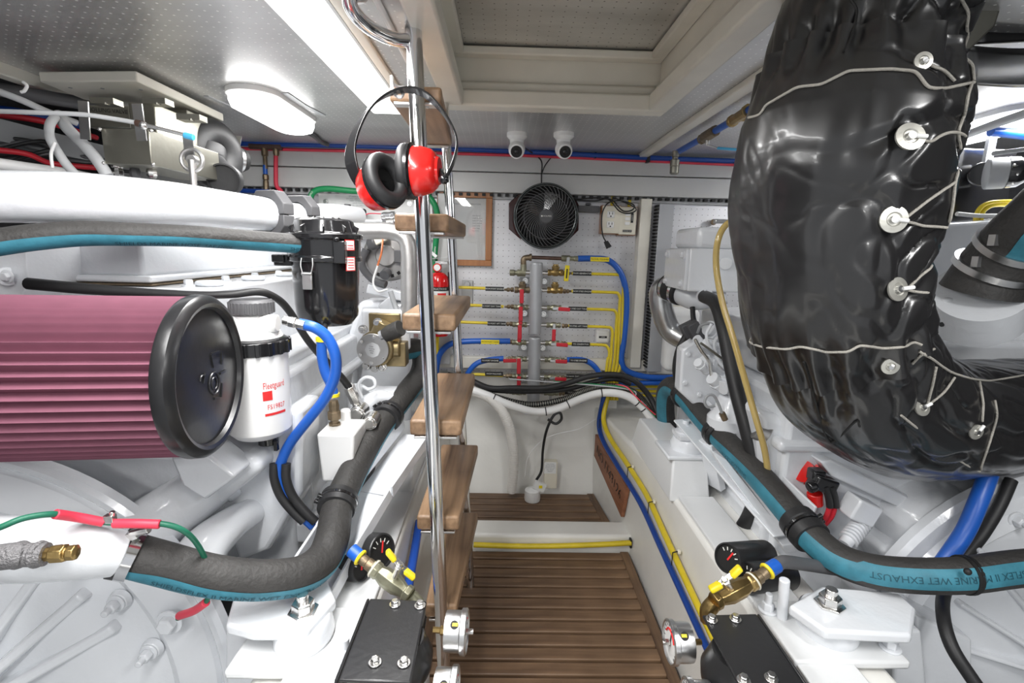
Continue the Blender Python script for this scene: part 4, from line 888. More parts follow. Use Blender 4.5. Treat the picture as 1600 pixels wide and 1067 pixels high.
o = mp(887, 404)+V((0, -.018, 0))
MB().cyl(o+V((0, .018, 0)), o, .006).bar(o, o+V((-.002, 0, -.03)), .012, .003, (0, 1, 0)).build('handle_shank', m['steel'], v)
MB().bar(o+V((-.002, -.002, -.026)), o+V((-.005, -.002, -.090)), .019, .006, (0, 1, 0)).build('handle', m['ycap'], v, bevel=.003)
b = MB().bar(o+V((-.003, -.006, -.040)), o+V((-.0045, -.006, -.078)), .005, .001, (0, 1, 0)); b.build('handle_label', m['black'], v)
check_valve(816, 453, -1, 'bronze')
for x, y, hd in ((814, 480, (-.02, -1)), (812, 507, (-.02, -1)), (811, 535, None), (812, 561, (-1, -.04)), (811, 588, None), (811, 613, None)): ball_valve(x, y, -1, hd)
for (x, y0, y1) in ((815, 452, 474), (813.5, 479, 502), (812, 508, 530), (810.5, 560, 584), (810.5, 588, 610)):
    MB().bar(mp(x+.3, y0, .03), mp(x, y1, .03), .0165, .009, (0, 1, 0)).build('handle', m['rred'], t, bevel=.003, bseg=3, label='red handle')
    MB().bar(mp(x, y1-1, .026), mp(x, y1+5, .026), .011, .003, (0, 1, 0)).build('handle_shank', m['copper'], t)
for x0, x1, y in ((803, 787, 452.5), (803, 788, 479), (801, 787, 506), (800, 789, 534), (803, 790, 560), (800, 786, 587), (800, 786, 612)): reducer(x0, x1, y)
# right side
check_valve(868, 426, 1, 'brass'); check_valve(867, 453.5, 1, 'brass')
reducer(880, 893, 427); reducer(880, 893, 455)
for x, y, hd in ((866, 481, (1, -.05)), (865, 508, (0, -1)), (863, 536, (1, -.05)), (862, 562, (1, -.03)), (861, 589, (1, -.04)), (861, 614, None)): ball_valve(x, y, 1, hd, .048)
for x0, x1, y in ((878, 890, 509), (876, 888, 536.5), (874, 886, 562.5), (873, 886, 589.5), (873, 886, 614.5)): reducer(x0, x1, y)
b = MB().bar(mp(860, 618), mp(860, 634), .012, .004, (0, 1, 0)).box(mp(861, 630), (.014, .02, .03)); b.build('drain_tail', m['steel'], t, bevel=.002)
# hoses of the manifold
FG = 'yellow fuel hoses of the manifold'
def lab_hose(pts, r, col, lx, txt, lab, lb='labelblk', ink='ink', ly=0, tw=.075, sz=.0085):
    t = thing('fuel_hose', pts[0], lab, 'hose', FG if col == 'yellow' else None)
    MB().sweep(pts, r, 12, 5).build('hose_body', m[col], t)
    c = V(lx)+V((0, -r-.004, ly))
    MB().box(c, (tw, .002, .0175)).build('label_tape', m[lb], t, label='printed label')
    b = MB(); text(b, txt, c+V((0, -.0012, 0)), (1, 0, 0), (0, 0, 1), sz); b.build('label_lettering', m[ink], t)
    return t
YR = .0062
R = [(893, 427, 969, 975, 'FROM GENERATOR', 909), (893, 455, 965, 969, 'FROM STBD ENGINE', 909), (893, 482, 960, 964, 'TO STBD DAY TANK', 902), (888, 509, 954, 957, 'TO STBD AFT TANK', 903), (886, 537, 947, 952, 'TO GENERATOR', 907)]
ords = ['first from the top', 'second from the top', 'third from the top', 'fourth from the top', 'fifth from the top']
for k, (x0, y, x1, x2, s, lx) in enumerate(R):
    xe = 965-k*4.6
    pts = [mp(x0, y), mp((x0+x1)/2, y+1), mp(x1-6, y+2), mp(x1+1, y+4), mp(x2, y+12), mp(x2-1, y+24), mp((x2+xe)/2+.5, 560), mp(xe, 588), mp(xe-1, 625)]
    lab_hose(pts, YR, 'yellow', mp(lx, y), s, 'yellow fuel hose leaving the manifold to the right, '+ords[k])
L = [(787, 452, 705, 'FROM PORT ENGINE', 773), (787, 479, 700, 'TO PORT DAY TANK', 768), (786, 506, 700, 'TO PORT AFT TANK', 776)]
for k, (x0, y, x1, s, lx) in enumerate(L):
    lab_hose([mp(x0, y), mp((x0+x1)/2, y-2), mp(x1, y-3), mp(x1-14, y+2), mp(x1-20, y+25), mp(x1-22, 590)], YR, 'yellow', mp(lx, y-1), s, 'yellow fuel hose leaving the manifold to the left, '+ords[k])
lab_hose([mp(886, 589), mp(910, 590), mp(926, 590), mp(934, 586), mp(938, 578)], YR, 'yellow', mp(898, 587), 'TO BOW THRUSTER', 'short yellow fuel hose low on the right of the manifold')
lab_hose([mp(886, 614), mp(905, 615), mp(922, 613), mp(930, 608)], YR, 'yellow', mp(896, 612), 'TO POLISHER', 'lowest short yellow fuel hose right of the manifold')
lab_hose([mp(786, 587), mp(765, 586), mp(740, 585), mp(722, 590)], YR, 'yellow', mp(772, 583), 'FROM POLISHER', 'upper of the two low yellow fuel hoses left of the manifold')
lab_hose([mp(786, 612), mp(765, 611), mp(745, 610), mp(728, 606)], YR, 'yellow', mp(770, 608), 'TO DECK FILL', 'lowest yellow fuel hose left of the manifold')
lab_hose([mp(903, 404), mp(925, 404), mp(948, 406), mp(964, 418), mp(975, 440), mp(979, 475), mp(975, 530), mp(971, 560), mp(978, 578), mp(1005, 588), mp(1035, 590), mp(1075, 589)], .0125, 'blue', mp(936, 405), 'TO FUEL POLISHER', 'thick blue hose arching from the top manifold pipe down the right side', 'ycap', 'labelblk')
lab_hose([mp(797, 533), mp(770, 533), mp(735, 533), mp(705, 537), mp(688, 552), mp(682, 575), mp(681, 605)], .0125, 'blue', mp(766, 533), 'FROM PORT TANK', 'thick blue hose leaving the manifold left, above the other blue hose', 'ycap', 'labelblk')
lab_hose([mp(787, 560), mp(765, 562), mp(745, 568), mp(732, 582), mp(722, 605)], .0115, 'blue', mp(766, 562), 'TO PORT ENGINE', 'blue hose curving down left below the higher blue hose')
lab_hose([mp(886, 562), mp(908, 562), mp(924, 568), mp(936, 582), mp(943, 600)], .0115, 'blue', mp(903, 562), 'TO STBD ENGINE', 'short blue hose curving down to the right of the manifold')
t = simple_hose('fuel_hose', path((905, 627, 2.02), (925, 618, 2.03), (955, 604, 2.04), (985, 599, 2.04), (1075, 597, 2.03)), .011, 'blue', 'lower blue hose running right behind the black cables')
for k in range(3): simple_hose('fuel_hose', path((960+k*2, 600+k*6, 2.07), (1010, 604+k*7, 2.07), (1070, 604+k*7, 2.07)), .006, 'yellow', ('topmost', 'middle', 'lowest')[k]+' of three yellow hoses running right along the wall foot', group='yellow hoses along the wall foot')
c = at(941, 525, 2.09)
t = thing('leak_alarm', c, 'small white rounded alarm box right of the manifold', 'alarm')
MB().box(c, (.060, .03, .060)).build('case', m['plastic'], t, bevel=.011, bseg=4)
MB().box(c+V((0, -.0155, -.002)), (.034, .001, .009)).build('label_tape', m['labelblk'], t)
b = MB(); text(b, 'UPPER', c+V((0, -.0162, -.002)), (1, 0, 0), (0, 0, 1), .006); b.build('label_lettering', m['ink'], t)
b = MB()
for x, y, w in ((973, 435, 8), (969, 495, 8), (960, 561, 16)): pass
# cables sweeping under the manifold
CY = 1.955
def cp(*l): return [at(x, y, Y) for x, y, Y in l]
t = thing('white_cable', at(728, 606, CY), 'thick white cable sagging under the manifold with black ties', 'cable')
wp = cp((722, 604, 1.96), (760, 617, 1.95), (795, 632, 1.94), (835, 643, 1.93), (870, 639, 1.93), (905, 624, 1.94), (940, 614, 1.94), (975, 617, 1.93), (1000, 632, 1.92), (1018, 655, 1.90), (1030, 685, 1.88))
MB().sweep(wp, .0160, 18).build('cable_body', m['plastic'], t)
for q in (8, 21, 27, 36, 47, 50): MB().lathe(crm(wp, 6)[q], crm(wp, 6)[q+1]-crm(wp, 6)[q-1], [(.0161, -.002), (.0175, -.002), (.0175, .002), (.0161, .002)], 20).build('cable_tie', m['black'], t)
simple_hose('battery_cable', cp((700, 585, 1.99), (735, 594, 1.97), (765, 606, 1.965), (805, 606, 1.965), (850, 606, 1.965), (885, 599, 1.965), (920, 588, 1.965), (960, 585, 1.96), (990, 594, 1.95), (1015, 620, 1.94), (1030, 655, 1.90), (1038, 690, 1.88)), .0115, 'rubber', 'upper thick black battery cable sweeping past the manifold', 'cable', 'black battery cables')
simple_hose('battery_cable', cp((705, 596, 2.0), (745, 606, 1.99), (790, 611, 1.99), (850, 611, 1.99), (890, 607, 1.99), (930, 596, 1.985), (962, 592, 1.98), (985, 600, 1.98)), .0105, 'rubber', 'lower thick black battery cable sweeping past the manifold', 'cable', 'black battery cables')
t = thing('corrugated_hose', at(740, 602, 1.98), 'dark ribbed hose sagging beneath the manifold beside the white cable', 'hose')
pts = cp((718, 598, 1.985), (745, 606, 1.975), (780, 622, 1.97), (830, 632, 1.965), (880, 624, 1.965), (915, 610, 1.97), (950, 603, 1.97), (985, 610, 1.96), (1010, 632, 1.95), (1026, 665, 1.92))
MB().sweep(pts, .012, 14).build('hose_body', m['rubber'], t)
q = crm(pts, 14); b = MB()
for i in range(1, len(q)-1): b.lathe(q[i], q[i+1]-q[i-1], [(.012, -.0016), (.0145, -.001), (.0145, .001), (.012, .0016)], 14)
b.build('ribs', m['bracket'], t)
for k, (z_, mt_) in enumerate((('shrink', 'red'), ('ghose', 'green'), ('duct', 'grey'))):
    simple_hose('loose_wire', cp((935-k*70, 600-k*4, 1.99), (975, 603+k*2, 1.95), (992, 618+k*3, 1.92), (1008, 634+k, 1.9), (1024, 648+k*3, 1.89)), .003, z_, 'thin '+mt_+' wire draped over the cables at right', 'wire', seg=8)
t = thing('bilge_hose', at(800, 765, 1.95), 'white ribbed hose arching down the white slope to the floor', 'hose')
pts = cp((735, 610, 1.97), (765, 622, 1.95), (788, 648, 1.93), (800, 685, 1.93), (803, 725, 1.94), (799, 768, 1.95))
MB().sweep(pts, .020, 20).build('hose_body', m['ribhose'], t); q = crm(pts, 12); b = MB()
for i in range(1, len(q)-1): b.torus(q[i], q[i+1]-q[i-1], .020, .0012, 20, 6)
b.build('ribs', m['ribhose'], t)
t = simple_hose('wire_bundle', cp((856, 655, 1.93), (868, 662, 1.92), (877, 655, 1.92), (875, 645, 1.92), (866, 648, 1.92), (858, 662, 1.92), (852, 680, 1.93), (848, 705, 1.95), (846, 735, 1.95), (838, 750, 1.95)), .0055, 'rubber', 'knotted black wire bundle hanging down the white slope', 'wire', seg=10)
simple_hose('thin_wire', cp((930, 655, 2.0), (905, 670, 1.98), (870, 678, 1.97), (845, 690, 1.96), (825, 715, 1.96), (820, 745, 1.955)), .0018, 'plastic', 'thin white wire running across the white slope', 'wire', seg=8)
c = at(860, 740, 1.97)
t = thing('bilge_switch', c, 'beige bilge switch box with white label at the foot of the slope', 'switch box')
MB().box(c, (.055, .035, .12)).build('case', m['ivory'], t, bevel=.003)
MB().box(c+V((-.004, -.019, .035)), (.05, .002, .05)).build('label_sheet', m['paper'], t)
b = MB()
for k in range(5): text(b, ('CAUTION', 'BILGE PUMP', 'SWITCH 12V', 'DO NOT', 'PAINT')[k], c+V((-.004, -.0205, .052-k*.008)), (1, 0, 0), (0, 0, 1), .0075)
b.build('label_lettering', m['gink'], t)
c = at(832, 768, 1.93)
t = thing('float_switch', c, 'white bilge float switch with yellow sticker on the back grating', 'float switch')
MB().lathe((c.x, c.y, .003), (0, 0, 1), [(.032, 0), (.034, .01), (.032, .045), (.022, .052), (.001, .054)], 28).build('float_body', m['plastic'], t)
MB().box((c.x+.028, c.y-.01, .07), (.05, .012, .035), Matrix.Rotation(.4, 3, 'Y')).build('sticker_tab', m['paper'], t)
MB().box((c.x+.032, c.y-.017, .07), (.014, .002, .012)).build('sticker', m['ycap'], t)
# carved plaque on the right side of the well
def onwall(px, py, off=0):
    z = .2; Y = 1.3
    for _ in range(12):
        p = atx(px, py, wxy(Y, z)-.003-off); z = p.z; Y = (p.y+Y)/2
    return p
PQ = [onwall(*q) for q in ((935, 678), (985, 762), (976, 808), (933, 712))]
t = thing('name_plaque', PQ[2], 'carved brown wooden number plaque on the right side of the well', 'plaque')
MB().prism(PQ, (-.014, 0, 0)).build('board', m['plaque'], t, bevel=.002)
a = (PQ[0]+PQ[3])/2; e = (PQ[1]+PQ[2])/2; d_ = (e-a).normalized()
b = MB(); text(b, 'NO.1143126', (a+e)/2+V((-.0145, 0, 0)), d_, (V((0, 0, 1))-d_*d_.z), (e-a).length/6.4, fn=None); b.build('carved_number', m['black'], t)
# blue and yellow hoses clipped along the right side of the well
bl = [at(945, 600, 2.03), at(943, 622, 2.0)]+[onwall(x, y, .012) for x, y in ((936, 660), (942, 688), (965, 728), (1000, 785), (1030, 850), (1060, 915), (1092, 985), (1135, 1080))]
ye = [at(952, 600, 2.03), at(949, 622, 2.0)]+[onwall(x, y, .012) for x, y in ((943, 655), (953, 684), (978, 722), (1010, 773), (1041, 840), (1071, 905), (1104, 975), (1150, 1070))]
simple_hose('well_hose', bl, [.0100, .010, .0095, .009, .0085, .008], 'dblue', 'dark blue hose clipped along the right side of the well', 'hose')
simple_hose('well_hose', ye, [.0100, .010, .0095, .009, .0085, .008], 'yellow', 'yellow hose clipped along the right side of the well above the blue one', 'hose')
for k, (x, y, nm_) in enumerate(((940, 664, 'farthest'), (985, 740, 'third nearest'), (1018, 796, 'second nearest'), (1056, 876, 'nearest'))):
    p = onwall(x, y, .012)
    b = MB(); b.bar(p+V((-.0105, .0, -.014)), p+V((-.0105, 0, .024)), .004, .002, (1, 0, 0)).bar(p+V((-.0105, 0, .024)), p+V((.004, 0, .028)), .004, .002, (0, 0, 1)).m = 1; b.box(p+V((.006, 0, .027)), (.008, .010, .008)); tag(b.build('hose_clip', [m['black'], m['ivory']], bevel=.0008), nm_+' clip on the blue and yellow hose pair in the well', 'clip')
t = thing('step_hose', at(860, 851, 1.57), 'yellow hose lying along the front of the white step', 'hose')
MB().sweep(path((740, 851, 1.565), (800, 853, 1.57), (860, 853, 1.57), (930, 851, 1.57), (986, 848, 1.57)), .0092, 14).build('hose_body', m['yellow'], t)
MB().box(at(985, 848, 1.575), (.006, .02, .03)).build('end_clip', m['black'], t)
simple_hose('bilge_pipe', path((655, 815, 1.25), (648, 860, 1.15), (640, 905, 1.05), (632, 960, .95)), .011, 'dblue', 'dark blue hose descending beside the wooden ladder treads', 'hose')
from mathutils.bvhtree import BVHTree
# ================================================================ starboard (right) engine
E2 = thing('marine_engine', (.9, 1.2, .33), 'large white diesel engine on the right side behind the black lagged pipe', 'engine')
b = MB().box((1.05, 1.45, .44), (.76, .72, .54)); b.box((1.03, 1.45, .36), (.76, .68, .05)); b.box((1.04, 1.45, .60), (.78, .74, .03))
for i in range(4): b.box((.665, 1.15+i*.19, .47), (.03, .03, .28))
b.build('engine_block', ew, E2, bevel=.012, bseg=3)
b = MB().box((1.05, 1.46, .78), (.66, .66, .14)); b.build('cylinder_head', ew, E2, bevel=.015, bseg=3)
XL = at(1078, 400, 1.45).x
zt_, zb_ = at(1100, 388, 1.45).z, at(1100, 456, 1.45).z
MB().box((XL+.4, 1.548, (zt_+zb_)/2), (.8, .195, zt_-zb_)).build('heat_exchanger', ew, E2, bevel=.006, bseg=3)
MB().box((XL+.42, 1.55, zt_+.03), (.8, .20, .062)).build('expansion_tank', ew, E2, bevel=.014, bseg=3)
b = MB().box((XL-.004, 1.548, (zt_+zb_)/2), (.010, .19, zt_-zb_-.006))
b.build('exchanger_flange', ew, E2, bevel=.002)
for yy in (1.48, 1.615):
    for z_ in (zt_-.02, zb_+.02): MB().bolt((XL-.008, yy, z_), (-1, 0, 0), .009, .008).build('flange_bolt', ew, E2)
MB().cyl(at(1134, 412, 1.447), at(1134, 412, 1.44), .018).build('core_plug', ew, E2, bevel=.002)
b = MB().sweep([at(1135, 462, 1.5), at(1110, 466, 1.52), at(1085, 466, 1.56), at(1062, 455, 1.62)], [.024, .030, .037, .040], 24).cyl(at(1096, 462, 1.46), at(1106, 462, 1.43), .018); b.build('coolant_outlet', ew, E2)
b = MB().sweep([at(1043, 447, 1.68), at(1032, 456, 1.70), at(1034, 482, 1.70), at(1045, 512, 1.70), at(1062, 526, 1.68), at(1085, 532, 1.66)], .038, 28); b.build('coolant_elbow', m['steel'], E2)
b = MB().prism(*pr([(1066, 546), (1088, 532), (1138, 596), (1152, 640), (1100, 648), (1062, 612)], 1.40, .05)); b.build('timing_cover', ew, E2, bevel=.006)
for x, y in ((1075, 553), (1070, 598), (1092, 616), (1096, 548)): MB().bolt(at(x, y, 1.398), (0, -1, 0), .007, .005).build('cover_bolt', ew, E2)
random.seed(4)
# injection pump cluster of pipes, unions and bosses
b = MB()
for (x0, y0, x1, y1, Y, r) in ((1088, 528, 1112, 556, 1.36, .012), (1100, 560, 1126, 588, 1.33, .016), (1112, 590, 1140, 612, 1.3, .018), (1090, 566, 1104, 578, 1.32, .013), (1120, 560, 1136, 552, 1.34, .010), (1102, 536, 1126, 544, 1.34, .014), (1128, 606, 1150, 596, 1.28, .02), (1106, 512, 1130, 524, 1.38, .022)):
    a_, c_ = at(x0, y0, Y), at(x1, y1, Y+.02); b.cyl(a_, c_, r, seg=18).cyl(a_.lerp(c_, .25), a_.lerp(c_, .45), r*1.3, seg=6).ball(c_, r*1.15, 12)
b.build('injection_pump', ew, E2, bevel=.001)
for k, l in enumerate((((1086, 530), (1096, 548), (1108, 566), (1112, 590)), ((1112, 506), (1104, 522), (1108, 540), (1120, 556)), ((1130, 520), (1116, 536), (1124, 566), (1140, 580)))):
    MB().sweep([at(x, y, 1.31) for x, y in l], .0045, 8).build('fuel_line', m['zinc'] if k == 0 else ew, E2)
MB().bar(at(1095, 536, 1.29), at(1128, 560, 1.29), .010, .006).build('link_rod', m['bracket'], E2)
b = MB().lathe(at(1136, 668, 1.3), (0, 0, 1), [(.055, 0), (.055, .03), (.04, .05), (.03, .09), (.001, .1)], 28).cyl(at(1150, 640, 1.35), at(1185, 690, 1.25), .045, seg=28); b.build('lower_housing', ew, E2, bevel=.004)
b = MB().cyl(at(1182, 668, 1.15), at(1200, 678, 1.14), .028, seg=24).cyl(at(1200, 678, 1.14), at(1206, 681, 1.135), .016); b.build('filter_boss', m['alu'], E2, bevel=.002)
b = MB().prism(*pr([(1185, 640), (1420, 720), (1425, 830), (1330, 870), (1240, 820), (1190, 740)], 1.12, .2)); b.build('side_casting', ew, E2, bevel=.02, bseg=3)
b = MB().prism(*pr([(1283, 722), (1300, 720), (1420, 775), (1420, 800), (1300, 745)], 1.05, .05)).box(at(1343, 795, 1.02), (.06, .05, .05), Matrix.Rotation(.4, 3, 'Y')); b.build('bracket_arm', ew, E2, bevel=.005, bseg=3)
b = MB().lathe(at(1445, 810, 1.08), (0, -1, 0), [(.10, -.1), (.11, 0), (.105, .05), (.09, .085), (.06, .105), (.02, .112), (.001, .113)], 48, (1.05, .9)); b.build('rounded_housing', ew, E2)
b = MB()
a_, c_ = at(1318, 852, .98), at(1352, 812, 1.02); b.cyl(a_, c_, .014)
for k in range(8): p = a_.lerp(c_, .2+k*.1); b.cyl(p, p.lerp(c_, .06), .02, seg=20)
b.build('ribbed_tube', ew, E2)
hc = at(1640, 1130, .92); BX2 = hc.x; hz = .17
b = MB().lathe((BX2, .99, hz), (0, -1, 0), [(.44, 0), (.44, .02), (.43, .03), (.40, .03), (.39, .05), (.36, .06), (.35, .052), (.33, .055), (.28, .075), (.18, .09), (.01, .09)], 96); b.build('bell_housing', ew, E2, ang=28)
for a in (100, 116, 132, 150, 168):
    r_ = math.radians(a); p = V((BX2+math.cos(r_)*.375, .938, hz+math.sin(r_)*.375)); MB().bolt(p, (0, -1, 0), .012, .014).cyl(p, p-V((0, .028, 0)), .006, seg=12).build('housing_bolt', ew, E2, bevel=.001)
    dx, dz = math.cos(r_), math.sin(r_)
    b = MB().hexa([(BX2+dx*.10-dz*.008, .92, hz+dz*.10+dx*.008), (BX2+dx*.10+dz*.008, .92, hz+dz*.10-dx*.008), (BX2+dx*.31+dz*.008, .94, hz+dz*.31-dx*.008), (BX2+dx*.31-dz*.008, .94, hz+dz*.31+dx*.008)],
           [(BX2+dx*.10-dz*.005, .87, hz+dz*.10+dx*.005), (BX2+dx*.10+dz*.005, .87, hz+dz*.10-dx*.005), (BX2+dx*.31+dz*.005, .91, hz+dz*.31-dx*.005), (BX2+dx*.31-dz*.005, .91, hz+dz*.31+dx*.005)]); b.build('housing_rib', ew, E2, bevel=.004)
b = MB().prism(*pr([(1380, 860), (1700, 840), (1700, 1100), (1480, 1100), (1430, 1000)], 1.0, .2)); b.build('rear_gear_case', ew, E2, bevel=.02, bseg=4)
b = MB().prism([atz(1283, 915, .415), atz(1405, 925, .415), atz(1432, 950, .415), atz(1425, 992, .415), atz(1290, 985, .415), atz(1232, 945, .415)], (0, 0, -.020))
b.prism([at(1400, 985, .82), at(1440, 985, .82), at(1455, 1120, .82), at(1395, 1120, .82)], (0, .16, 0)).prism([at(1430, 960, .86), at(1520, 1000, .86), at(1520, 1120, .86), at(1440, 1120, .86)], (0, .10, 0)); b.build('engine_foot', ew, E2, bevel=.006, bseg=3)
# turbo cover and neck at the far right
b = MB().lathe(at(1580, 590, 1.2), (-.1, -1, .15), [(.14, -.1), (.15, 0), (.13, .03), (.09, .05), (.085, .06), (.07, .062), (.065, .05), (.04, .045), (.001, .045)], 48); b.build('turbo_housing', m['mgrey'] if 0 else ew, E2)
b = MB().prism(*pr([(1440, 352), (1720, 330), (1720, 520), (1440, 540)], 1.22, .3)).box(at(1530, 470, 1.05), (.25, .12, .02)); b.build('intake_manifold', ew, E2, bevel=.02, bseg=3)
b = MB().cyl(at(1530, 455, .98), at(1522, 490, 1.02), .075, .085, 36); b.build('hose_neck', ew, E2)
# coolant coupling
t = thing('pipe_coupling', at(1054, 450, 1.65), 'black rubber coupling with two steel clamps on the white coolant pipe right of the post', 'coupling')
a_, c_ = at(1042, 447, 1.67), at(1066, 457, 1.60); ax = c_-a_
MB().cyl(a_, c_, .044, seg=28).build('sleeve', m['rubber'], t, bevel=.002)
for f in (.2, .8): MB().band(a_.lerp(c_, f), ax, .0445, .012, .0016).box(a_.lerp(c_, f)+V((.004, -.036, .010)), (.012, .012, .03), Matrix.Rotation(.3, 3, 'Y')).build('clamp_band', m['chrome'], t)
# perforated return panel details: cream frame strip with rubber buttons, white drum behind
t = thing('access_panel', at(1030, 500, 2.06), 'cream hatch strip with grey screw heads to the right of the grey post', 'panel')
p, q = at(1026, 412, 2.07), at(1052, 585, 2.07)
MB().box((( p.x+q.x)/2+.02, 2.085, (p.z+q.z)/2), (q.x-p.x+.04, .03, p.z-q.z)).build('panel_strip', m['cream'], t, bevel=.003)
for x, y in ((1033, 421), (1027, 491), (1025, 526), (1022, 560)): MB().cyl(at(x+2, y, 2.07), at(x+2, y, 2.055), .010, seg=18).build('screw_head', m['mgrey'], t, bevel=.002)
b = MB().box(at(1062, 530, 1.95), (.13, .08, .26)); tag(b.build('header_tank', m['plastic'], bevel=.03, bseg=4), 'plain white rounded tank behind the metal coolant elbow', 'tank')
b = MB().box(at(1130, 346, 1.7), (.06, .02, .014)); tag(b.build('pipe_stub', m['steel'], bevel=.002), 'short metal stub above the right engine beside the amber tube', 'pipe')
b = MB().cyl(at(1115, 347, 2.1), at(1115, 347, 2.07), .012); tag(b.build('panel_stud', m['bronze'], bevel=.002), 'small brown stud on the perforated wall above the right engine', 'stud')
# hoses and tubes in front of the right engine
simple_hose('coolant_hose', path((1100, 463, 1.44), (1118, 474, 1.36), (1130, 510, 1.30), (1140, 560, 1.26), (1152, 615, 1.22), (1168, 675, 1.18), (1180, 725, 1.16), (1182, 770, 1.16), (1170, 808, 1.17), (1150, 838, 1.2)), .0185, 'rubber', 'black hose dropping from the coolant outlet down past the amber tube', 'hose', seg=18)
simple_hose('vent_tube', path((1200, 345, 1.2), (1160, 343, 1.2), (1136, 350, 1.2), (1122, 375, 1.2), (1119, 415, 1.2), (1128, 470, 1.18), (1146, 530, 1.15), (1163, 590, 1.12), (1180, 650, 1.10), (1194, 700, 1.10), (1200, 745, 1.11), (1197, 790, 1.13), (1188, 825, 1.16), (1172, 848, 1.2)), .0075, 'amber', 'translucent amber tube arching down past the black lagged pipe', 'tube', seg=14)
t = thing('wiring_plug', at(1077, 515, 1.5), 'black wiring plug and cable beside the coolant elbow', 'plug')
MB().box(at(1078, 514, 1.5), (.05, .03, .045), Matrix.Rotation(-.5, 3, 'Y')).box(at(1086, 518, 1.48), (.035, .035, .06), Matrix.Rotation(-.5, 3, 'Y')).build('plug_body', m['dgrey'], t, bevel=.003)
MB().sweep(path((1072, 525, 1.5), (1060, 550, 1.5), (1056, 580, 1.5), (1062, 610, 1.52)), .011, 12).build('plug_cable', m['rubber'], t)
MB().sweep(path((1082, 480, 1.52), (1084, 500, 1.5), (1092, 512, 1.48)), .008, 10).build('plug_lead', m['rubber'], t)
MB().sweep(path((1090, 520, 1.4), (1096, 508, 1.38), (1112, 506, 1.37), (1122, 516, 1.37)), .004, 8).build('loop_wire', m['mgrey'], t)
t = thing('sensor_lead', at(1130, 655, 1.2), 'bent dark metal line with hex nut looping in front of the right engine', 'pipe')
MB().sweep(path((1117, 634, 1.2), (1106, 636, 1.2), (1101, 628, 1.2), (1106, 618, 1.2), (1115, 618, 1.2), (1122, 630, 1.2), (1129, 648, 1.2)), .0035, 10).build('line', m['mgrey'], t)
MB().cyl(at(1128, 645, 1.2), at(1133, 656, 1.2), .008, seg=6).build('hex_nut', m['bronze'], t)
# right striped hose with clamps and tray
pts = path((1980, 860, .82), (1780, 874, .80), (1600, 887, .80), (1500, 899, .80), (1410, 898, .82), (1350, 889, .85), (1303, 869, .89), (1262, 833, .95), (1234, 800, 1.01), (1190, 748, 1.11), (1150, 706, 1.21), (1120, 676, 1.30), (1092, 645, 1.40), (1066, 615, 1.50), (1050, 603, 1.58), (1040, 615, 1.64), (1040, 650, 1.68), (1048, 690, 1.70))
striped_hose('wet_exhaust_hose', pts, .0315, lambda f: V((-.35, -1, .38)) if f < .30 else V((-.75, -.75, .15-.6*min(1, (f-.30)*3))), .60,
  'thick black hose with bright teal stripe curving along the lower right', 'hose', [(.60, 'SHIELDSFLEX II MARINE WET EXHAUST', 0), (1.10, 'SHIELDSFLEX II', 0)], .016, flip=True, seg=32)
cushion_clamp('cushion_clamp', at(1256, 826, .965), at(1262, 833, .95)-at(1234, 800, 1.01), .0315, 'big black cushion clamp where the right hose bends', (.8, .3, .6), w=.03)
cushion_clamp('cushion_clamp', at(1121, 677, 1.30), at(1150, 706, 1.21)-at(1092, 645, 1.40), .0315, 'middle of three black cushion clamps on the right hose', (.8, 0, .6))
cushion_clamp('cushion_clamp', at(1068, 617, 1.50), at(1092, 645, 1.40)-at(1060, 608, 1.54), .0315, 'farthest black cushion clamp on the right hose', (.8, 0, .6), w=.016)
b = MB()
for dx in (-.006, .007):
    p = at(1508+dx*300, 898, .80); b.lathe(p, (-1, .0, .05+dx*8), [(.0316, -.003), (.0342, -.003), (.0342, .003), (.0316, .003)], 28)
b.ball(at(1512, 893, .765), .006); t = b.build('cable_ties', m['black']); tag(t, 'pair of black cable ties wrapped round the near right hose', 'cable tie')
b = MB(); P = [at(1098, 632, 1.42), at(1160, 695, 1.24), at(1215, 752, 1.11), at(1270, 806, 1.0)]
for i in range(3):
    a_, c_ = P[i], P[i+1]; s_ = V((-1, 0, -.3)).normalized()
    b.bar(a_, c_, .006, .05); b.bar(a_+s_*.045+V((0, 0, -.035)), c_+s_*.045+V((0, 0, -.035)), .09, .006)
b.prism([at(1108, 700, 1.22), at(1135, 718, 1.2), at(1240, 850, .99), at(1222, 852, .99)], (.01, .0, -.02)).bar(at(1105, 690, 1.3), at(1120, 760, 1.32), .05, .02)
tag(b.build('hose_tray', m['ewhite'], bevel=.0015), 'white metal tray carrying the right striped hose', 'bracket')
simple_hose('fuel_hose', path((1545, 740, .94), (1528, 785, .92), (1508, 830, .91), (1480, 872, .90), (1455, 905, .90)), .0165, 'blue', 'thick blue hose passing behind the right striped hose under the lagging', 'hose', seg=18)
simple_hose('coolant_hose', path((1580, 750, .96), (1562, 790, .94), (1535, 835, .93), (1500, 880, .92), (1476, 925, .88), (1474, 965, .82), (1487, 1010, .78), (1515, 1055, .75), (1540, 1090, .73)), .0115, 'rubber', 'black hose crossing behind the right striped hose and down to the bottom edge', 'hose', seg=16)
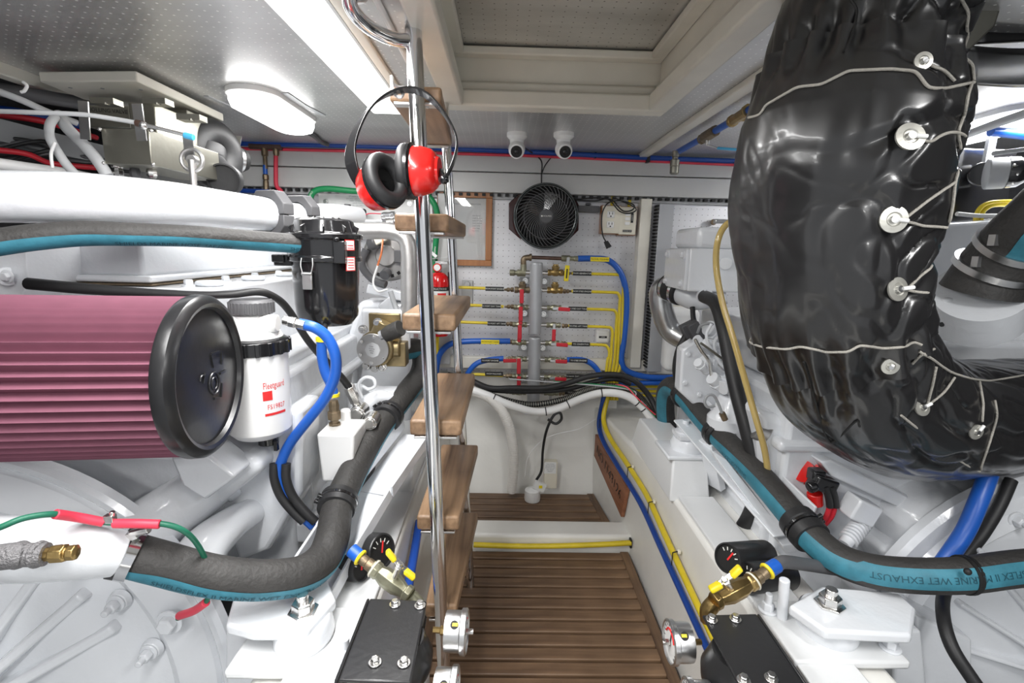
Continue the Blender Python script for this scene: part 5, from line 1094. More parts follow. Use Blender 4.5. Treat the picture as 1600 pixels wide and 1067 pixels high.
# red battery isolator boots
t = thing('isolator_switch', at(1265, 750, 1.08), 'red and black cable terminal boots hanging beside the right engine', 'terminal')
MB().lathe(at(1262, 738, 1.10), (-.75, -.5, .35), [(.028, -.02), (.030, 0), (.030, .006), (.022, .008), (.022, .016), (.026, .018), (.026, .026), (.001, .028)], 28).build('red_boot', m['red'], t)
MB().cyl(at(1273, 770, 1.06), at(1274, 788, 1.06), .017, seg=20).build('red_boot', m['red'], t, bevel=.002)
MB().box(at(1285, 755, 1.05), (.055, .035, .035), Matrix.Rotation(.3, 3, 'Y')).cyl(at(1262, 762, 1.04), at(1275, 758, 1.04), .014).box(at(1275, 742, 1.06), (.03, .03, .03)).build('clamp_block', m['bplastic'], t, bevel=.005, bseg=3)
for k in (0, 1): MB().sweep(path((1290+k*9, 762, 1.04), (1296+k*8, 785, 1.04), (1292+k*8, 805, 1.04), (1278+k*8, 822, 1.05)), .006, 10).build('battery_lead', m['rred'] if 1 else m['rubber'], t)
for k in (0, 1): MB().sweep(path((1289+k*10, 760, 1.037), (1295+k*9, 778, 1.037), (1297+k*9, 792, 1.037)), .0078, 12).build('lead_boot', m['rubber'], t)
t = thing('engine_harness', at(1230, 715, 1.15), 'yellow wrapped wiring loom with maroon wires under the lagged pipe', 'wiring')
MB().sweep(path((1262, 698, 1.13), (1245, 708, 1.13), (1225, 718, 1.14), (1205, 722, 1.15), (1196, 732, 1.16)), [.011, .012, .008, .006, .004], 12).build('yellow_loom', m['ycap'], t)
for k in range(3): MB().sweep(path((1250, 712+k*4, 1.12), (1235, 706+k*5, 1.12), (1215, 707+k*6, 1.13), (1198, 712+k*7, 1.14)), .0025, 8).build('loom_wire', m['shrink'] if k < 2 else m['black'], t)
# right pedestal, far mount and near mount
X0, X1 = at(1054, 725, 1.32).x, at(1111, 725, 1.32).x
b = MB().hexa([(X0-.012, 1.30, SZ-.01), (X1, 1.30, SZ-.01), (X1, 1.74, SZ-.01), (X0-.012, 1.74, SZ-.01)], [(X0, 1.335, .452), (X1-.004, 1.335, .452), (X1-.004, 1.70, .452), (X0, 1.70, .452)])
b.box((X0+.002, 1.56, .40), (.012, .14, .045)); tag(b.build('mount_pedestal', m['bed'], bevel=.008, bseg=3), 'white pedestal on the right bed rail carrying the far engine mount', 'pedestal')
def far_mount(px, py, lab, z0):
    c = atz(px, py, z0); t = thing('engine_mount', c, lab, 'engine mount')
    MB().box(c+V((0, 0, .006)), (.16, .13, .012)).build('base_plate', m['ewhite'], t, bevel=.004)
    MB().lathe(c+V((0, 0, .012)), (0, 0, 1), [(.05, 0), (.052, .02), (.046, .034), (.02, .036)], 28).build('isolator_dome', m['ewhite'], t)
    MB().box(c+V((.02, 0, .055)), (.12, .07, .014)).bolt(c+V((-.012, 0, .062)), (0, 0, 1), .021, .02).cyl(c+V((-.012, 0, .062)), c+V((-.012, 0, .10)), .010, seg=12).build('adjusting_stud', m['ewhite'], t, bevel=.001)
    MB().bolt(c+V((.04, -.055, .012)), (0, 0, 1), .013, .016).cyl(c+V((.04, -.055, .012)), c+V((.04, -.055, .05)), .0075, seg=12).build('hold_down_bolt', m['ewhite'], t, bevel=.001)
far_mount(1074, 706, 'far right engine mount on its white pedestal under the striped hose', .452)
p = atz(1296, 945, .415); engine_mount(p.x, p.y, SZ, 'near right engine mount with plated nut below the striped hose')
b = MB().cyl(at(1226, 935, .82)-V((0, 0, .05)), at(1226, 905, .82), .0095, seg=14); tag(b.build('locating_pin', m['ewhite'], bevel=.002), 'white upright pin on the right bed in front of the gauge cans', 'pin')
b = MB().box((.56, .85, SZ+.004), (.10, .9, .012)); tag(b.build('stringer_cap', m['bed'], bevel=.003), 'white painted engine bed rail at the lower right', 'engine bed')
# ================================================================ gauge cans, brass valves, filter plates, pressure gauges
def gauge_can(a_, c_, r, lab, needle=True):
    a_, c_ = V(a_), V(c_); ax = (a_-c_).normalized(); L_ = (a_-c_).length; t = thing('gauge_can', c_, lab, 'gauge')
    MB().lathe(c_, ax, [(r*.7, 0), (r, .006), (r, L_-.002), (r*.96, L_), (r*.88, L_), (r*.86, L_-.006), (.001, L_-.006)], 40).build('can', m['bpaint'], t)
    MB().lathe(c_+ax*(L_-.005), ax, [(r*.86, 0), (.001, .0005)], 32).build('dial_face', m['black'], t)
    u, w, _ = frame(ax); b = MB(); cc = c_+ax*(L_-.003)
    for k in range(5): d_ = u*math.cos(.4+k*.5)+w*math.sin(.4+k*.5); b.bar(cc+d_*r*.5, cc+d_*r*.72, .002, .0006, ax)
    b.build('scale_marks', m['ink'], t); MB().bar(cc-w*.004, cc+w*r*.5+u*r*.25, .0035, .001, ax).build('needle', m['orange'] if not needle else m['labelred'], t)
gauge_can(at(1136, 872, .93), at(1196, 866, 1.0), .031, 'black gauge can on the right bed with its dial facing the walkway, upper of two')
gauge_can(at(1166, 902, .90), at(1232, 898, .95), .031, 'black gauge can on the right bed behind the yellow valve handle, lower of two')
gauge_can(at(598, 861, .97), at(540, 856, 1.03), .037, 'black gauge can on the left bed beyond the thick hose, farther of two')
gauge_can(at(566, 888, .92), at(530, 886, .95), .026, 'black gauge can under the bend of the left hose, nearer of two')
def valve_set(P, hub, w1, w2, lab, mt):
    """P: points from free end to hose end"""
    P = [V(p) for p in P]; t = thing('drain_valve', P[0], lab, 'valve'); ax = P[2]-P[1]; L_ = ax.length
    MB().sweep([P[0]-V((0, 0, .02)), P[0], P[0].lerp(P[1], .6), P[1]], [.012, .0145, .0145, .013], 18).build('elbow', m[mt], t)
    MB().lathe(P[1], ax, [(.013, -.002), (.0165, 0), (.0165, .010), (.012, .012), (.014, .018), (.0185, L_*.35), (.0185, L_*.65), (.014, L_-.018), (.0165, L_-.014), (.0165, L_), (.011, L_+.001)], 8).build('valve_body', m[mt], t, bevel=.001)
    MB().lathe(P[2], P[3]-P[2], [(.012, 0), (.012, .012), (.010, .014), (.011, .022), (.0105, (P[3]-P[2]).length)], 12).build('nipple', m['bronze'], t)
    d_ = (P[3]-P[2]).normalized()
    MB().torus(P[3], d_, .0125, .0035, 24, 8).build('collar', m['ycap'], t)
    MB().torus(P[1].lerp(P[2], .95), d_, .016, .002, 24, 6).build('seal_ring', m['ivory'], t)
    MB().cyl(P[3], P[4], .0135, seg=20).build('hose_end', m['blue'], t, bevel=.001)
    h = V(hub); c = P[1].lerp(P[2], .45)
    MB().cyl(c, h, .006, seg=10).lathe(h, h-c, [(.009, -.002), (.009, .004), (.005, .005), (.005, .010)], 6).bar(V(w1), V(w2), .010, .003, h-c).build('stem', m['zinc'], t, bevel=.0008)
    for w in (V(w1), V(w2)):
        d2 = (w-h).normalized(); MB().bar(w-d2*.012, w+d2*.012, .018, .010, CU).build('wing_handle', m['ycap'], t, bevel=.0035, bseg=3)
valve_set([at(1106, 955, .80), at(1116, 940, .80), at(1180, 906, .83), at(1199, 892, .84), at(1214, 883, .85)], at(1134, 908, .79), at(1118, 917, .79), at(1150, 893, .79), 'brass drain valve with yellow wing handles on the right side, beside the gauge cans', 'brass')
simple_hose('drain_hose', path((1212, 884, .85), (1225, 878, .86), (1260, 882, .88), (1310, 890, .90)), .0125, 'dgrey', 'dark grey hose running from the right brass valve behind the striped hose', 'hose')
valve_set([at(652, 945, .84), at(640, 930, .84), at(582, 886, .87), at(563, 871, .88), at(549, 859, .89)], at(624, 884, .83), at(611, 868, .83), at(640, 897, .83), 'brass drain valve with yellow wing handles on the left side, under the hose bend', 'greenbrass')
def filter_plate(quadpx, z0, bolts, lab, side):
    P = [atz(x, y, z0) for x, y in quadpx]; t = thing('filter_bracket', sum(P, V())/4, lab, 'bracket')
    MB().prism(P, (0, 0, -.006)).build('top_plate', m['bpaint'], t, bevel=.004, bseg=3)
    a_, c_ = (P[0], P[3]) if side < 0 else (P[1], P[2])
    o_ = V((side*.018, 0, -.10)); MB().prism([a_, c_, c_+o_, a_+o_], (side*.005, 0, 0)).build('side_plate', m['bpaint'], t, bevel=.003)
    for x, y in bolts: MB().bolt(atz(x, y, z0)+V((0, 0, .0005)), (0, 0, 1), .0068, .007).build('bolt', m['zinc'], t, bevel=.0006)
    return P
PL = filter_plate([(578, 934), (667, 938), (642, 1066), (528, 1062)], .43, [(617, 945), (656, 947), (586, 1036), (631, 1037)], 'black steel filter bracket with four bolts at the lower left of the walkway', -1)
PR = filter_plate([(1097, 960), (1182, 958), (1275, 1095), (1168, 1095)], .43, [(1112, 969), (1149, 968), (1162, 1064), (1205, 1061)], 'black steel filter bracket with four bolts at the lower right of the walkway', 1)
for P, s, lab in ((PL, 1, 'left'), (PR, -1, 'right')):
    c = (P[0]+P[1]+P[2]+P[3])/4+V((s*.012, .01, 0)); t = thing('fuel_filter_bowl', c-V((0, 0, .18)), 'black filter head with white canister under the '+lab+' bolted bracket', 'fuel filter')
    MB().lathe(c-V((0, 0, .075)), (0, 0, 1), [(.052, 0), (.056, .01), (.058, .03), (.05, .05), (.044, .066)], 36).build('filter_head', m['bpaint'], t)
    MB().lathe(c-V((0, 0, .20)), (0, 0, 1), [(.035, 0), (.05, .01), (.052, .02), (.052, .122)], 36).build('canister', m['plastic'], t)
def pgauge(c, ax, r, lab, stem, face=True):
    c, ax = V(c), V(ax).normalized(); t = thing('pressure_gauge', c, lab, 'gauge')
    MB().lathe(c-ax*.018, ax, [(r*.6, 0), (r*.92, .001), (r*.94, .006), (r*.94, .026), (r*1.05, .028), (r*1.06, .036), (r*.98, .038), (r*.93, .036), (r*.93, .033), (.001, .033)], 44).build('case', m['steel'], t)
    MB().lathe(c+ax*.0155, ax, [(r*.92, 0), (.001, .0003)], 36).build('dial', m['dial'], t)
    u, w, _ = frame(ax); cc = c+ax*.017; b = MB()
    b.torus(cc, ax, r*.62, .0018, 36, 4, .5, 2.8); b.build('red_zone', m['labelred'], t)
    b = MB()
    for k in range(13): d_ = u*math.cos(-.6+k*.36)+w*math.sin(-.6+k*.36); b.bar(cc+d_*r*.74, cc+d_*r*.86, .0016, .0005, ax)
    b.build('dial_marks', m['dkink'], t)
    MB().bar(cc-w*r*.2, cc+w*r*.7+u*.004, .0025, .001, ax).build('needle', m['dkink'], t)
    MB().cyl(c+ax*.018, c+ax*.030, .005, seg=12).build('reset_knob', m['zinc'], t)
    v_ = V((0, -.55, .83)); v_ = (v_-ax*v_.dot(ax)).normalized(); MB().cyl(c+v_*(r*.9), c+v_*(r*1.0), .0068, seg=16).build('vent_plug', m['black'], t)
    MB().bar(c+v_*(r*1.0)-ax*.003, c+v_*(r*1.0)+ax*.006, .005, .002, v_).build('vent_tab', m['ycap'], t)
    s = V(stem); MB().lathe(c-ax*.018, s-(c-ax*.018), [(.005, -.001), (.0075, 0), (.0075, .008), (.005, .009), (.005, (s-c).length-.016)], 6).build('stem', m['brass'], t)
pgauge(at(712, 986, .74), (1, -.04, 0), .034, 'round steel pressure gauge left of the walkway seen from its edge, farther of two', at(678, 984, .74))
pgauge(at(696, 1078, .68), (1, -.04, 0), .034, 'round steel pressure gauge cut by the bottom edge left of the walkway', at(664, 1074, .68))
pgauge(at(1062, 1003, .74), (-1, .0, 0), .034, 'round steel pressure gauge right of the walkway with its dial showing', at(1094, 1003, .74))
pgauge(at(1094, 1100, .64), (-1, .0, 0), .034, 'steel gauge rim barely showing at the bottom edge right of the walkway', at(1126, 1100, .64))
# ================================================================ black lagged exhaust pipe
def lag_r(i, f, a): return 0
LP = [(1385, -120, .78), (1368, -10, .77), (1340, 90, .76), (1321, 200, .75), (1304, 310, .75), (1297, 410, .75), (1297, 500, .77), (1335, 590, .83), (1420, 646, .91), (1510, 655, .97), (1620, 640, 1.03), (1760, 615, 1.09)]
LR = [.108, .112, .114, .129, .124, .120, .120, .122, .120, .116, .112, .110]
lp = crm([at(*q) for q in LP], 34); M0 = len(lp); rr = lerpr(LR, M0)
lt = thing('exhaust_lagging', lp[len(lp)//2], 'huge shiny black padded exhaust lagging laced with cord, bending at lower right', 'exhaust pipe')
u = None; FR = []
for i in range(M0):
    t_ = (lp[min(i+1, M0-1)]-lp[max(i-1, 0)]).normalized()
    if u is None: u = frame(t_)[0]
    u = (u-t_*u.dot(t_)).normalized(); FR.append((t_, u, t_.cross(u)))
S1, S2 = int(M0*.205), int(M0*.555)
def wr(i, a):
    """wrinkled, puffed radius"""
    L_ = i/M0*1.55; r = rr[i]; x, y = math.cos(a), math.sin(a)
    n1 = noise.noise(V((x*1.5, y*1.5, L_*5)))*.012
    g = .14+.86*max(0, min(1, .45+1.1*(FR[i][1]*x+FR[i][2]*y).dot(CR)+noise.noise(V((x*1.3+7, y*1.3, L_*3)))*1.2))
    n2 = -max(0, .22-abs(noise.noise(V((x*1.5+5+L_*2.2, y*1.5, L_*8)))))*.040*g
    n3 = -max(0, .16-abs(noise.noise(V((x*2.6, y*2.6+9, L_*15+x*3)))))*.036*g
    n4 = noise.noise(V((x*5+3, y*5, L_*9)))*.0022
    d = min(abs(i-S1), abs(i-S2))/M0; pk = math.exp(-(d/.035)**2)
    n5 = pk*(-.010+.006*math.sin(a*17+2*math.sin(a*3))+.004*noise.noise(V((x*9, y*9, L_*5))))
    return r+n1+n2+n3+n4+n5+.006
SEG = 260
def lag_part(i0, i1, nm, off, flare0=0, flare1=0):
    b = MB(); vs = []
    for i in range(i0, i1+1):
        f = (i-i0)/(i1-i0); o = off+flare0*math.exp(-f*26)+flare1*math.exp(-(1-f)*26)
        for k in range(SEG):
            a = 6.283185*k/SEG; vs.append(lp[i]+(FR[i][1]*math.cos(a)+FR[i][2]*math.sin(a))*(wr(i, a)+o))
    n_ = i1-i0+1; fs = [(i*SEG+k, i*SEG+(k+1) % SEG, (i+1)*SEG+(k+1) % SEG, (i+1)*SEG+k) for i in range(n_-1) for k in range(SEG)]
    fs += [tuple(range(SEG))[::-1], tuple((n_-1)*SEG+k for k in range(SEG))]
    b.add(vs, fs); b.build(nm, m['leather'], lt, ang=60); return b
PB = [lag_part(0, S1+4, 'upper_jacket', .0), lag_part(S1-3, S2+5, 'middle_jacket', .004, .003, .004), lag_part(S2, M0-1, 'lower_jacket', -.001)]
allv = []; allf = []
for q in PB:
    o = len(allv); allv += q.v; allf += [[o+i for i in f] for f in q.f if len(f) == 4]
bv = BVHTree.FromPolygons(allv, allf)
def onlag(px, py, off=.002):
    d_ = ray(px, py).normalized(); h, n_, _, _ = bv.ray_cast(CP, d_)
    if h is None: # past the outline: nearest surface point
        h = bv.find_nearest(CP+d_*.9); h, n_ = h[0], h[1]
    if n_.dot(d_) > 0: n_ = -n_
    return h+n_*off, n_
def cord_(l, nm='lacing_cord', r=.0018):
    P = []
    for i in range(len(l)-1):
        (x0, y0), (x1, y1) = l[i], l[i+1]; k = max(1, int(math.hypot(x1-x0, y1-y0)/7))
        for j in range(k): P.append(onlag(x0+(x1-x0)*j/k, y0+(y1-y0)*j/k, r*.9)[0])
    P.append(onlag(*l[-1], r*.9)[0]); Q = [P[0]]
    for i in range(1, len(P)-1): Q.append((P[i-1]+P[i]*2+P[i+1])/4)
    Q.append(P[-1]); MB().sweep(Q, r, 8, 2).build(nm, m['lagcord'], lt)
for l in (((1171, 184), (1190, 180), (1196, 166), (1246, 137), (1284, 133), (1325, 112), (1392, 109), (1430, 113), (1449, 139), (1475, 139), (1520, 130)),
          ((1518, 130), (1511, 145), (1505, 180), (1494, 206), (1502, 244), (1490, 285), (1486, 326), (1479, 360), (1472, 402), (1477, 429), (1466, 453)),
          ((1433, 216), (1452, 224), (1464, 214), (1480, 208), (1494, 207), (1515, 216)), ((1413, 341), (1450, 312), (1490, 285)), ((1413, 345), (1440, 353), (1478, 355)),
          ((1416, 449), (1445, 425), (1472, 400)), ((1416, 453), (1445, 457), (1478, 459)),
          ((1152, 531), (1163, 531), (1190, 541), (1230, 545), (1250, 540), (1290, 549), (1325, 549), (1343, 538), (1380, 543), (1415, 541), (1428, 531), (1440, 538)),
          ((1436, 548), (1455, 560), (1470, 572), (1490, 584), (1520, 593), (1545, 596), (1598, 587)), ((1425, 567), (1440, 552), (1458, 545)),
          ((1448, 628), (1456, 600), (1461, 573)), ((1452, 630), (1475, 612), (1490, 590)), ((1533, 658), (1535, 630), (1529, 596)),
          ((1553, 626), (1557, 650), (1545, 690), (1532, 728), (1520, 758)), ((1440, 95), (1452, 102), (1470, 108), (1490, 128)), ((1500, 0), (1512, 20), (1508, 45), (1515, 75), (1520, 128))):
    cord_(l)
for x, y, r, pgd in ((1420, 216, .0165, (16, 2)), (1395, 342, .0165, (15, 2)), (1398, 452, .0155, (16, -2)), (1391, 570, .0115, (2, -4)), (1437, 637, .0135, (10, -6)), (1522, 673, .013, (8, -12)), (1441, 96, .010, (2, 3))):
    c, n_ = onlag(x, y, .003); n_ = (n_*.5-cf*.8).normalized()
    w_ = MB().lathe(c, n_, [(r*.35, -.001), (r*.98, -.001), (r, .0), (r*.98, .0016), (r*.55, .0022), (r*.45, .001), (r*.35, .001)], 32).build('washer', m['washer'], lt)
    MB().cyl(c, c+n_*.005, r*.28, seg=14).build('quilting_pin', m['steel'], w_)
    d_ = CR*pgd[0]*.001-CU*pgd[1]*.001; MB().cyl(c+n_*.004+d_*.25, c+n_*.005+d_*1.05, .0026, seg=12).build('toggle', m['white'], w_, bevel=.001)
for l in (((1330, 0), (1338, 20), (1328, 60), (1318, 82)), ((1257, 565), (1268, 600), (1278, 640), (1298, 690), (1320, 720), (1355, 745))): 
    P = [onlag(x, y, .001)[0] for x, y in l]; MB().sweep(P, .0018, 6, 4).build('stitched_seam', m['black'], lt)
# ================================================================ ceiling fittings
def oval_lamp(cx, cy, lab, w=.125, l=.36):
    t = thing('ceiling_lamp', (cx, cy, CZ), lab, 'ceiling lamp')
    def ovl(s, z, n=48):
        P = []
        for k in range(n):
            a = 6.283185*k/n; x = math.cos(a)*w/2*s; y = math.sin(a)*w/2*s+(1 if math.sin(a) > 0 else -1)*(l-w)/2
            P.append((cx+x, cy+y, z))
        return P
    for nm, mt, lv in (('base', 'plastic', ((1.06, CZ), (1.06, CZ-.012), (1.0, CZ-.014))), ('diffuser', 'lens', ((.98, CZ-.012), (.98, CZ-.026), (.88, CZ-.042), (.6, CZ-.048)))):
        b = MB(); vs = []; 
        for s, z in lv: vs += ovl(s, z)
        n = 48; fs = [(i*n+k, i*n+(k+1) % n, (i+1)*n+(k+1) % n, (i+1)*n+k) for i in range(len(lv)-1) for k in range(n)]+[tuple((len(lv)-1)*n+k for k in range(n)), tuple(range(n))]
        b.add(vs, fs); b.build(nm, m[mt], t)
    return t
oval_lamp(LAMPS[0][0], LAMPS[0][1], 'bright oval lamp on the perforated ceiling at the left')
oval_lamp(LAMPS[1][0], LAMPS[1][1], 'added oval fill lamp above the left engine, outside the view')  # unseen lamp put in to brighten the engine side
oval_lamp(LAMPS[2][0], LAMPS[2][1], 'bright oval lamp on the ceiling right of the lagged pipe')
oval_lamp(LAMPS[3][0], LAMPS[3][1], 'added oval fill lamp above the right engine, outside the view')  # likewise added out of view, for its light on the right
oval_lamp(LAMPS[4][0], LAMPS[4][1], 'added oval fill lamp behind the camera on the left')  # rear pair is added to light the room from behind the camera
oval_lamp(LAMPS[5][0], LAMPS[5][1], 'added oval fill lamp behind the camera on the right')
t = thing('strip_lamp', (-.328, .5, CZ), 'long white strip lamp on the ceiling left of the ladder', 'ceiling lamp')
MB().box((-.328, .52, CZ-.004), (.096, 1.94, .008)).build('lamp_base', m['mgrey'], t)
MB().box((-.328, .52, CZ-.014), (.086, 1.92, .014)).build('diffuser', m['striplens'], t, bevel=.004)
simple_hose('lamp_cable', [atz(450, 196, CZ-.008), atz(470, 203, CZ-.008), atz(490, 212, CZ-.008), atz(502, 222, CZ-.008), atz(512, 226, CZ-.008)], .008, 'dgrey', 'grey cable running from the oval lamp to the header boards', 'cable')
b = MB(); 
for x, y, x2, y2 in ((445, 145, 475, 165), (475, 165, 505, 180)): b.bar(atz(x, y, CZ-.001), atz(x2, y2, CZ-.001), .018, .002)
tag(b.build('tape_strip', m['mgrey']), 'grey tape strip on the ceiling beside the oval lamp', 'tape')
b = MB().bar(atz(322, 150, CZ-.001), atz(360, 167, CZ-.001), .014, .002); tag(b.build('tape_strip', m['mgrey']), 'short grey tape strip on the ceiling left of the oval lamp', 'tape')
for x, lab, s in ((808, 'left of the two white dome cameras under the ceiling', -1), (881, 'right of the two white dome cameras under the ceiling', 1)):
    c = atz(x, 208, CZ); t = thing('security_camera', c, lab, 'camera')
    MB().lathe(c, (0, 0, -1), [(.034, 0), (.034, .012), (.024, .022), (.022, .04)], 32).build('mount', m['plastic'], t)
    d_ = V((-.05 if s < 0 else .1, -1, -.45)).normalized(); k = c+V((0, -.006, -.052))
    MB().ball(k, .028, 28).lathe(k, d_, [(.028, .0), (.027, .016), (.024, .030), (.020, .032), (.001, .032)], 28).build('camera_ball', m['plastic'], t)
    MB().lathe(k, d_, [(.019, .030), (.019, .034), (.012, .0345), (.001, .033)], 24).build('lens_ring', m['black'], t)
    MB().ball(k+d_*.031, .009, 16).build('lens', m['bplastic'], t)
t = thing('camera_cable', at(847, 285, 2.05), 'black cable from the two dome cameras meeting above the fan', 'cable')
MB().sweep([atz(815, 228, 1.40), at(833, 240, 2.05), at(846, 252, 2.05), at(846, 275, 2.05), at(846, 300, 2.05)], .0028, 8).build('left_lead', m['rubber'], t)
MB().sweep([atz(874, 228, 1.40), at(866, 240, 2.05), at(852, 258, 2.05), at(847, 270, 2.05)], .0022, 8).build('right_lead', m['rubber'], t)
# pipes along the top of the header boards
def bp_(x, y): return at(x, y, 2.045)
simple_hose('water_pipe', [bp_(374, 224), bp_(600, 229), bp_(820, 237), bp_(1000, 246), bp_(1185, 253)], .0095, 'dblue', 'long dark blue pipe along the top of the header boards', 'pipe', n=2)
simple_hose('water_pipe', [at(374, 232, 2.06), at(600, 237, 2.06), at(820, 243, 2.06), at(1000, 251, 2.06), at(1185, 259, 2.06)], .006, 'shrink', 'thin red pipe just under the long dark blue pipe', 'pipe', n=2)
simple_hose('water_pipe', [at(340, 297, 2.04), at(420, 299, 2.04)], .009, 'dblue', 'short blue pipe below the header boards at left', 'pipe', n=1)
t = thing('copper_fitting', bp_(412, 232), 'brown copper tee with a blue sleeved drop pipe at the upper left', 'fitting')
MB().cyl(bp_(390, 228), bp_(440, 230), .012, seg=16).build('tee', m['copper'], t, bevel=.001)
MB().lathe(bp_(413, 230), (0, 0, -1), [(.010, 0), (.012, .012), (.012, .03), (.008, .034), (.008, .08)], 10).lathe(bp_(415, 272), (-.02, 0, -1), [(.008, 0), (.012, .004), (.012, .02), (.009, .022), (.011, .03), (.011, .07)], 8).build('drop_pipe', m['bronze'], t)
MB().cyl(bp_(414, 258), bp_(415, 276), .0085).build('blue_sleeve', m['blue'], t)
t = thing('red_hose', bp_(431, 235), 'thin red hose dropping from the brass tee at the upper left of the back wall', 'hose')
MB().lathe(bp_(431, 231), (0, 0, -1), [(.010, 0), (.012, .008), (.012, .022), (.009, .03)], 8).build('brass_union', m['bronze'], t)
MB().sweep([bp_(431, 243), bp_(431, 270), bp_(432, 290), bp_(440, 300), bp_(443, 318)], .008, 12).build('hose_body', m['shrink'], t)
# blue pipe with valves under the right ceiling batten
def cz(x, y, z=CZ-.03): return atz(x, y, z)
simple_hose('water_pipe', [cz(1300, 82), cz(1200, 152), cz(1155, 182), cz(1108, 210), cz(1058, 238)], .0098, 'blue', 'blue pipe slanting along the right ceiling batten to the back wall', 'pipe', n=2)
t = thing('pipe_tee', cz(1158, 181), 'brass tee on the slanting blue ceiling pipe beside the lagged pipe', 'fitting')
a_, c_ = cz(1143, 190), cz(1170, 172); MB().lathe(a_, c_-a_, [(.011, 0), (.016, .002), (.016, .014), (.0135, .016), (.0135, (c_-a_).length-.016), (.016, (c_-a_).length-.014), (.016, (c_-a_).length), (.011, (c_-a_).length)], 10).cyl((a_+c_)/2, (a_+c_)/2+V((.03, -.01, .0)), .013).build('tee_body', m['brass'], t, bevel=.001)
t = thing('ceiling_valve', cz(1106, 211), 'brass valve with light blue lever on the slanting blue ceiling pipe', 'valve')
a_, c_ = cz(1096, 218), cz(1118, 204); MB().lathe(a_, c_-a_, [(.011, 0), (.016, .002), (.016, .012), (.013, .016), (.017, .03), (.016, (c_-a_).length)], 8).build('valve_body', m['bronze'], t, bevel=.001)
k = (a_+c_)/2+V((0, 0, -.028)); MB().cyl((a_+c_)/2, k, .006).bar(k, k+V((.03, -.01, -.01)), .01, .003).build('stem', m['zinc'], t)
MB().bar(k+V((.026, -.01, -.010)), k+V((.09, -.015, -.014)), .012, .007).build('lever', m['lblue'], t, bevel=.003)
t = thing('pipe_drop', cz(1056, 238), 'grey capped drop pipe hanging at the end of the blue ceiling pipe', 'pipe')
c = cz(1056, 236); MB().cyl(c, c-V((0, 0, .02)), .012).lathe(c-V((0, 0, .02)), (0, 0, -1), [(.010, 0), (.010, .008), (.0165, .010), (.0165, .03), (.014, .032), (.0155, .034), (.0155, .055), (.01, .058)], 14).build('drop_body', m['bracket'], t, bevel=.001)
b = MB().box(at(1012, 248, 2.05), (.012, .03, .03)).box(at(930, 243, 2.05), (.006, .02, .022)); tag(b.build('pipe_clip', m['rubber']), 'black clips on the long dark blue pipe', 'clip')
# ================================================================ upper left: hung board, control box, blower
t = thing('mounting_board', at(200, 150, 1.4), 'cream board hung under the ceiling at the upper left', 'board')
zb_ = CZ-.035; Q = [atz(62, 128, zb_), atz(212, 128, zb_), atz(348, 190, zb_), atz(262, 190, zb_)]
Q = [V((Q[1].x-.24, Q[1].y, zb_)), Q[1], V((Q[1].x, Q[2].y, zb_)), V((Q[1].x-.24, Q[2].y, zb_))]
Q = [atz(62, 128, zb_), atz(214, 127, zb_), atz(350, 190, zb_), atz(210, 188, zb_)]
MB().prism(Q, (0, 0, .022)).build('board_panel', m['cream'], t, bevel=.003)
for x, y in ((110, 137), (160, 138), (220, 140), (325, 186), (180, 155)): MB().cyl(atz(x, y, zb_), atz(x, y, zb_)-V((0, 0, .001)), .004, seg=8).build('screw', m['mgrey'], t)
t = thing('control_actuator', at(230, 230, 1.25), 'olive metal control boxes with brackets hanging under the cream board', 'control box')
def bxp(x0, y0, x1, y1, Y, d, nm, mt='bracket'):
    p, q = at(x0, y0, Y), at(x1, y1, Y); return MB().box(((p.x+q.x)/2, Y+d/2, (p.z+q.z)/2), (q.x-p.x, d, p.z-q.z)).build(nm, m[mt], t, bevel=.002)
bxp(130, 164, 205, 200, 1.30, .10, 'rear_case'); bxp(200, 160, 246, 215, 1.26, .30, 'upper_case'); bxp(246, 170, 300, 262, 1.40, .18, 'end_case'); c_ = bxp(157, 200, 238, 258, 1.12, .26, 'lower_case')
for x, y in ((156, 202), (236, 204), (162, 255), (239, 257)): MB().ball(at(x, y, 1.115), .004, 10).build('rivet', m['zinc'], c_)
for (x0, y0, x1, y1, Y) in ((130, 158, 134, 218, 1.10), (214, 162, 222, 220, 1.08), (293, 212, 297, 250, 1.12)):
    MB().bar(at(x0, y0, Y), at(x1, y1, Y), .020, .003, (0, 1, 0)).build('hanger_strap', m['steel'], t)
for x, y in ((167, 160), (247, 160), (300, 185)): MB().box(at(x, y, 1.18), (.05, .03, .012)).cyl(at(x, y+1, 1.17), at(x, y+4, 1.17), .006, seg=8).build('mounting_tab', m['bracket'], t)
q_ = at(300, 250, 1.10); MB().torus(q_, (0, 1, 0), .022, .004, 32, 8).cyl(q_, at(303, 292, 1.10), .008, .006).cyl(q_-V((0, .004, 0)), q_+V((0, .01, 0)), .010).build('cable_quadrant', m['alu'], t)
for x in (183, 210, 236): MB().lathe(at(x, 257, 1.18), (0, 0, -1), [(.012, 0), (.012, .006), (.009, .008), (.011, .014), (.011, .024), (.007, .03)], 8).build('cable_gland', m['dgrey'] if x == 210 else m['zinc'], t)
p = at(150, 172, 1.296); b = MB(); text(b, 'TROLLING VALVE', at(166, 173, 1.298), (1, 0, -.05), (0, 0, 1), .013); b.build('case_lettering', m['dkink'], t)
t = thing('control_rod', at(300, 213, 1.05), 'thin grey control cable with threaded end crossing the olive control boxes', 'cable')
MB().sweep(path((-30, 173, 1.0), (60, 176, 1.0), (130, 179, 1.02), (180, 186, 1.04), (215, 192, 1.05)), .0042, 10).build('cable_sleeve', m['duct'], t)
MB().cyl(at(213, 192, 1.05), at(226, 195, 1.05), .0065).build('ferrule', m['copper'], t)
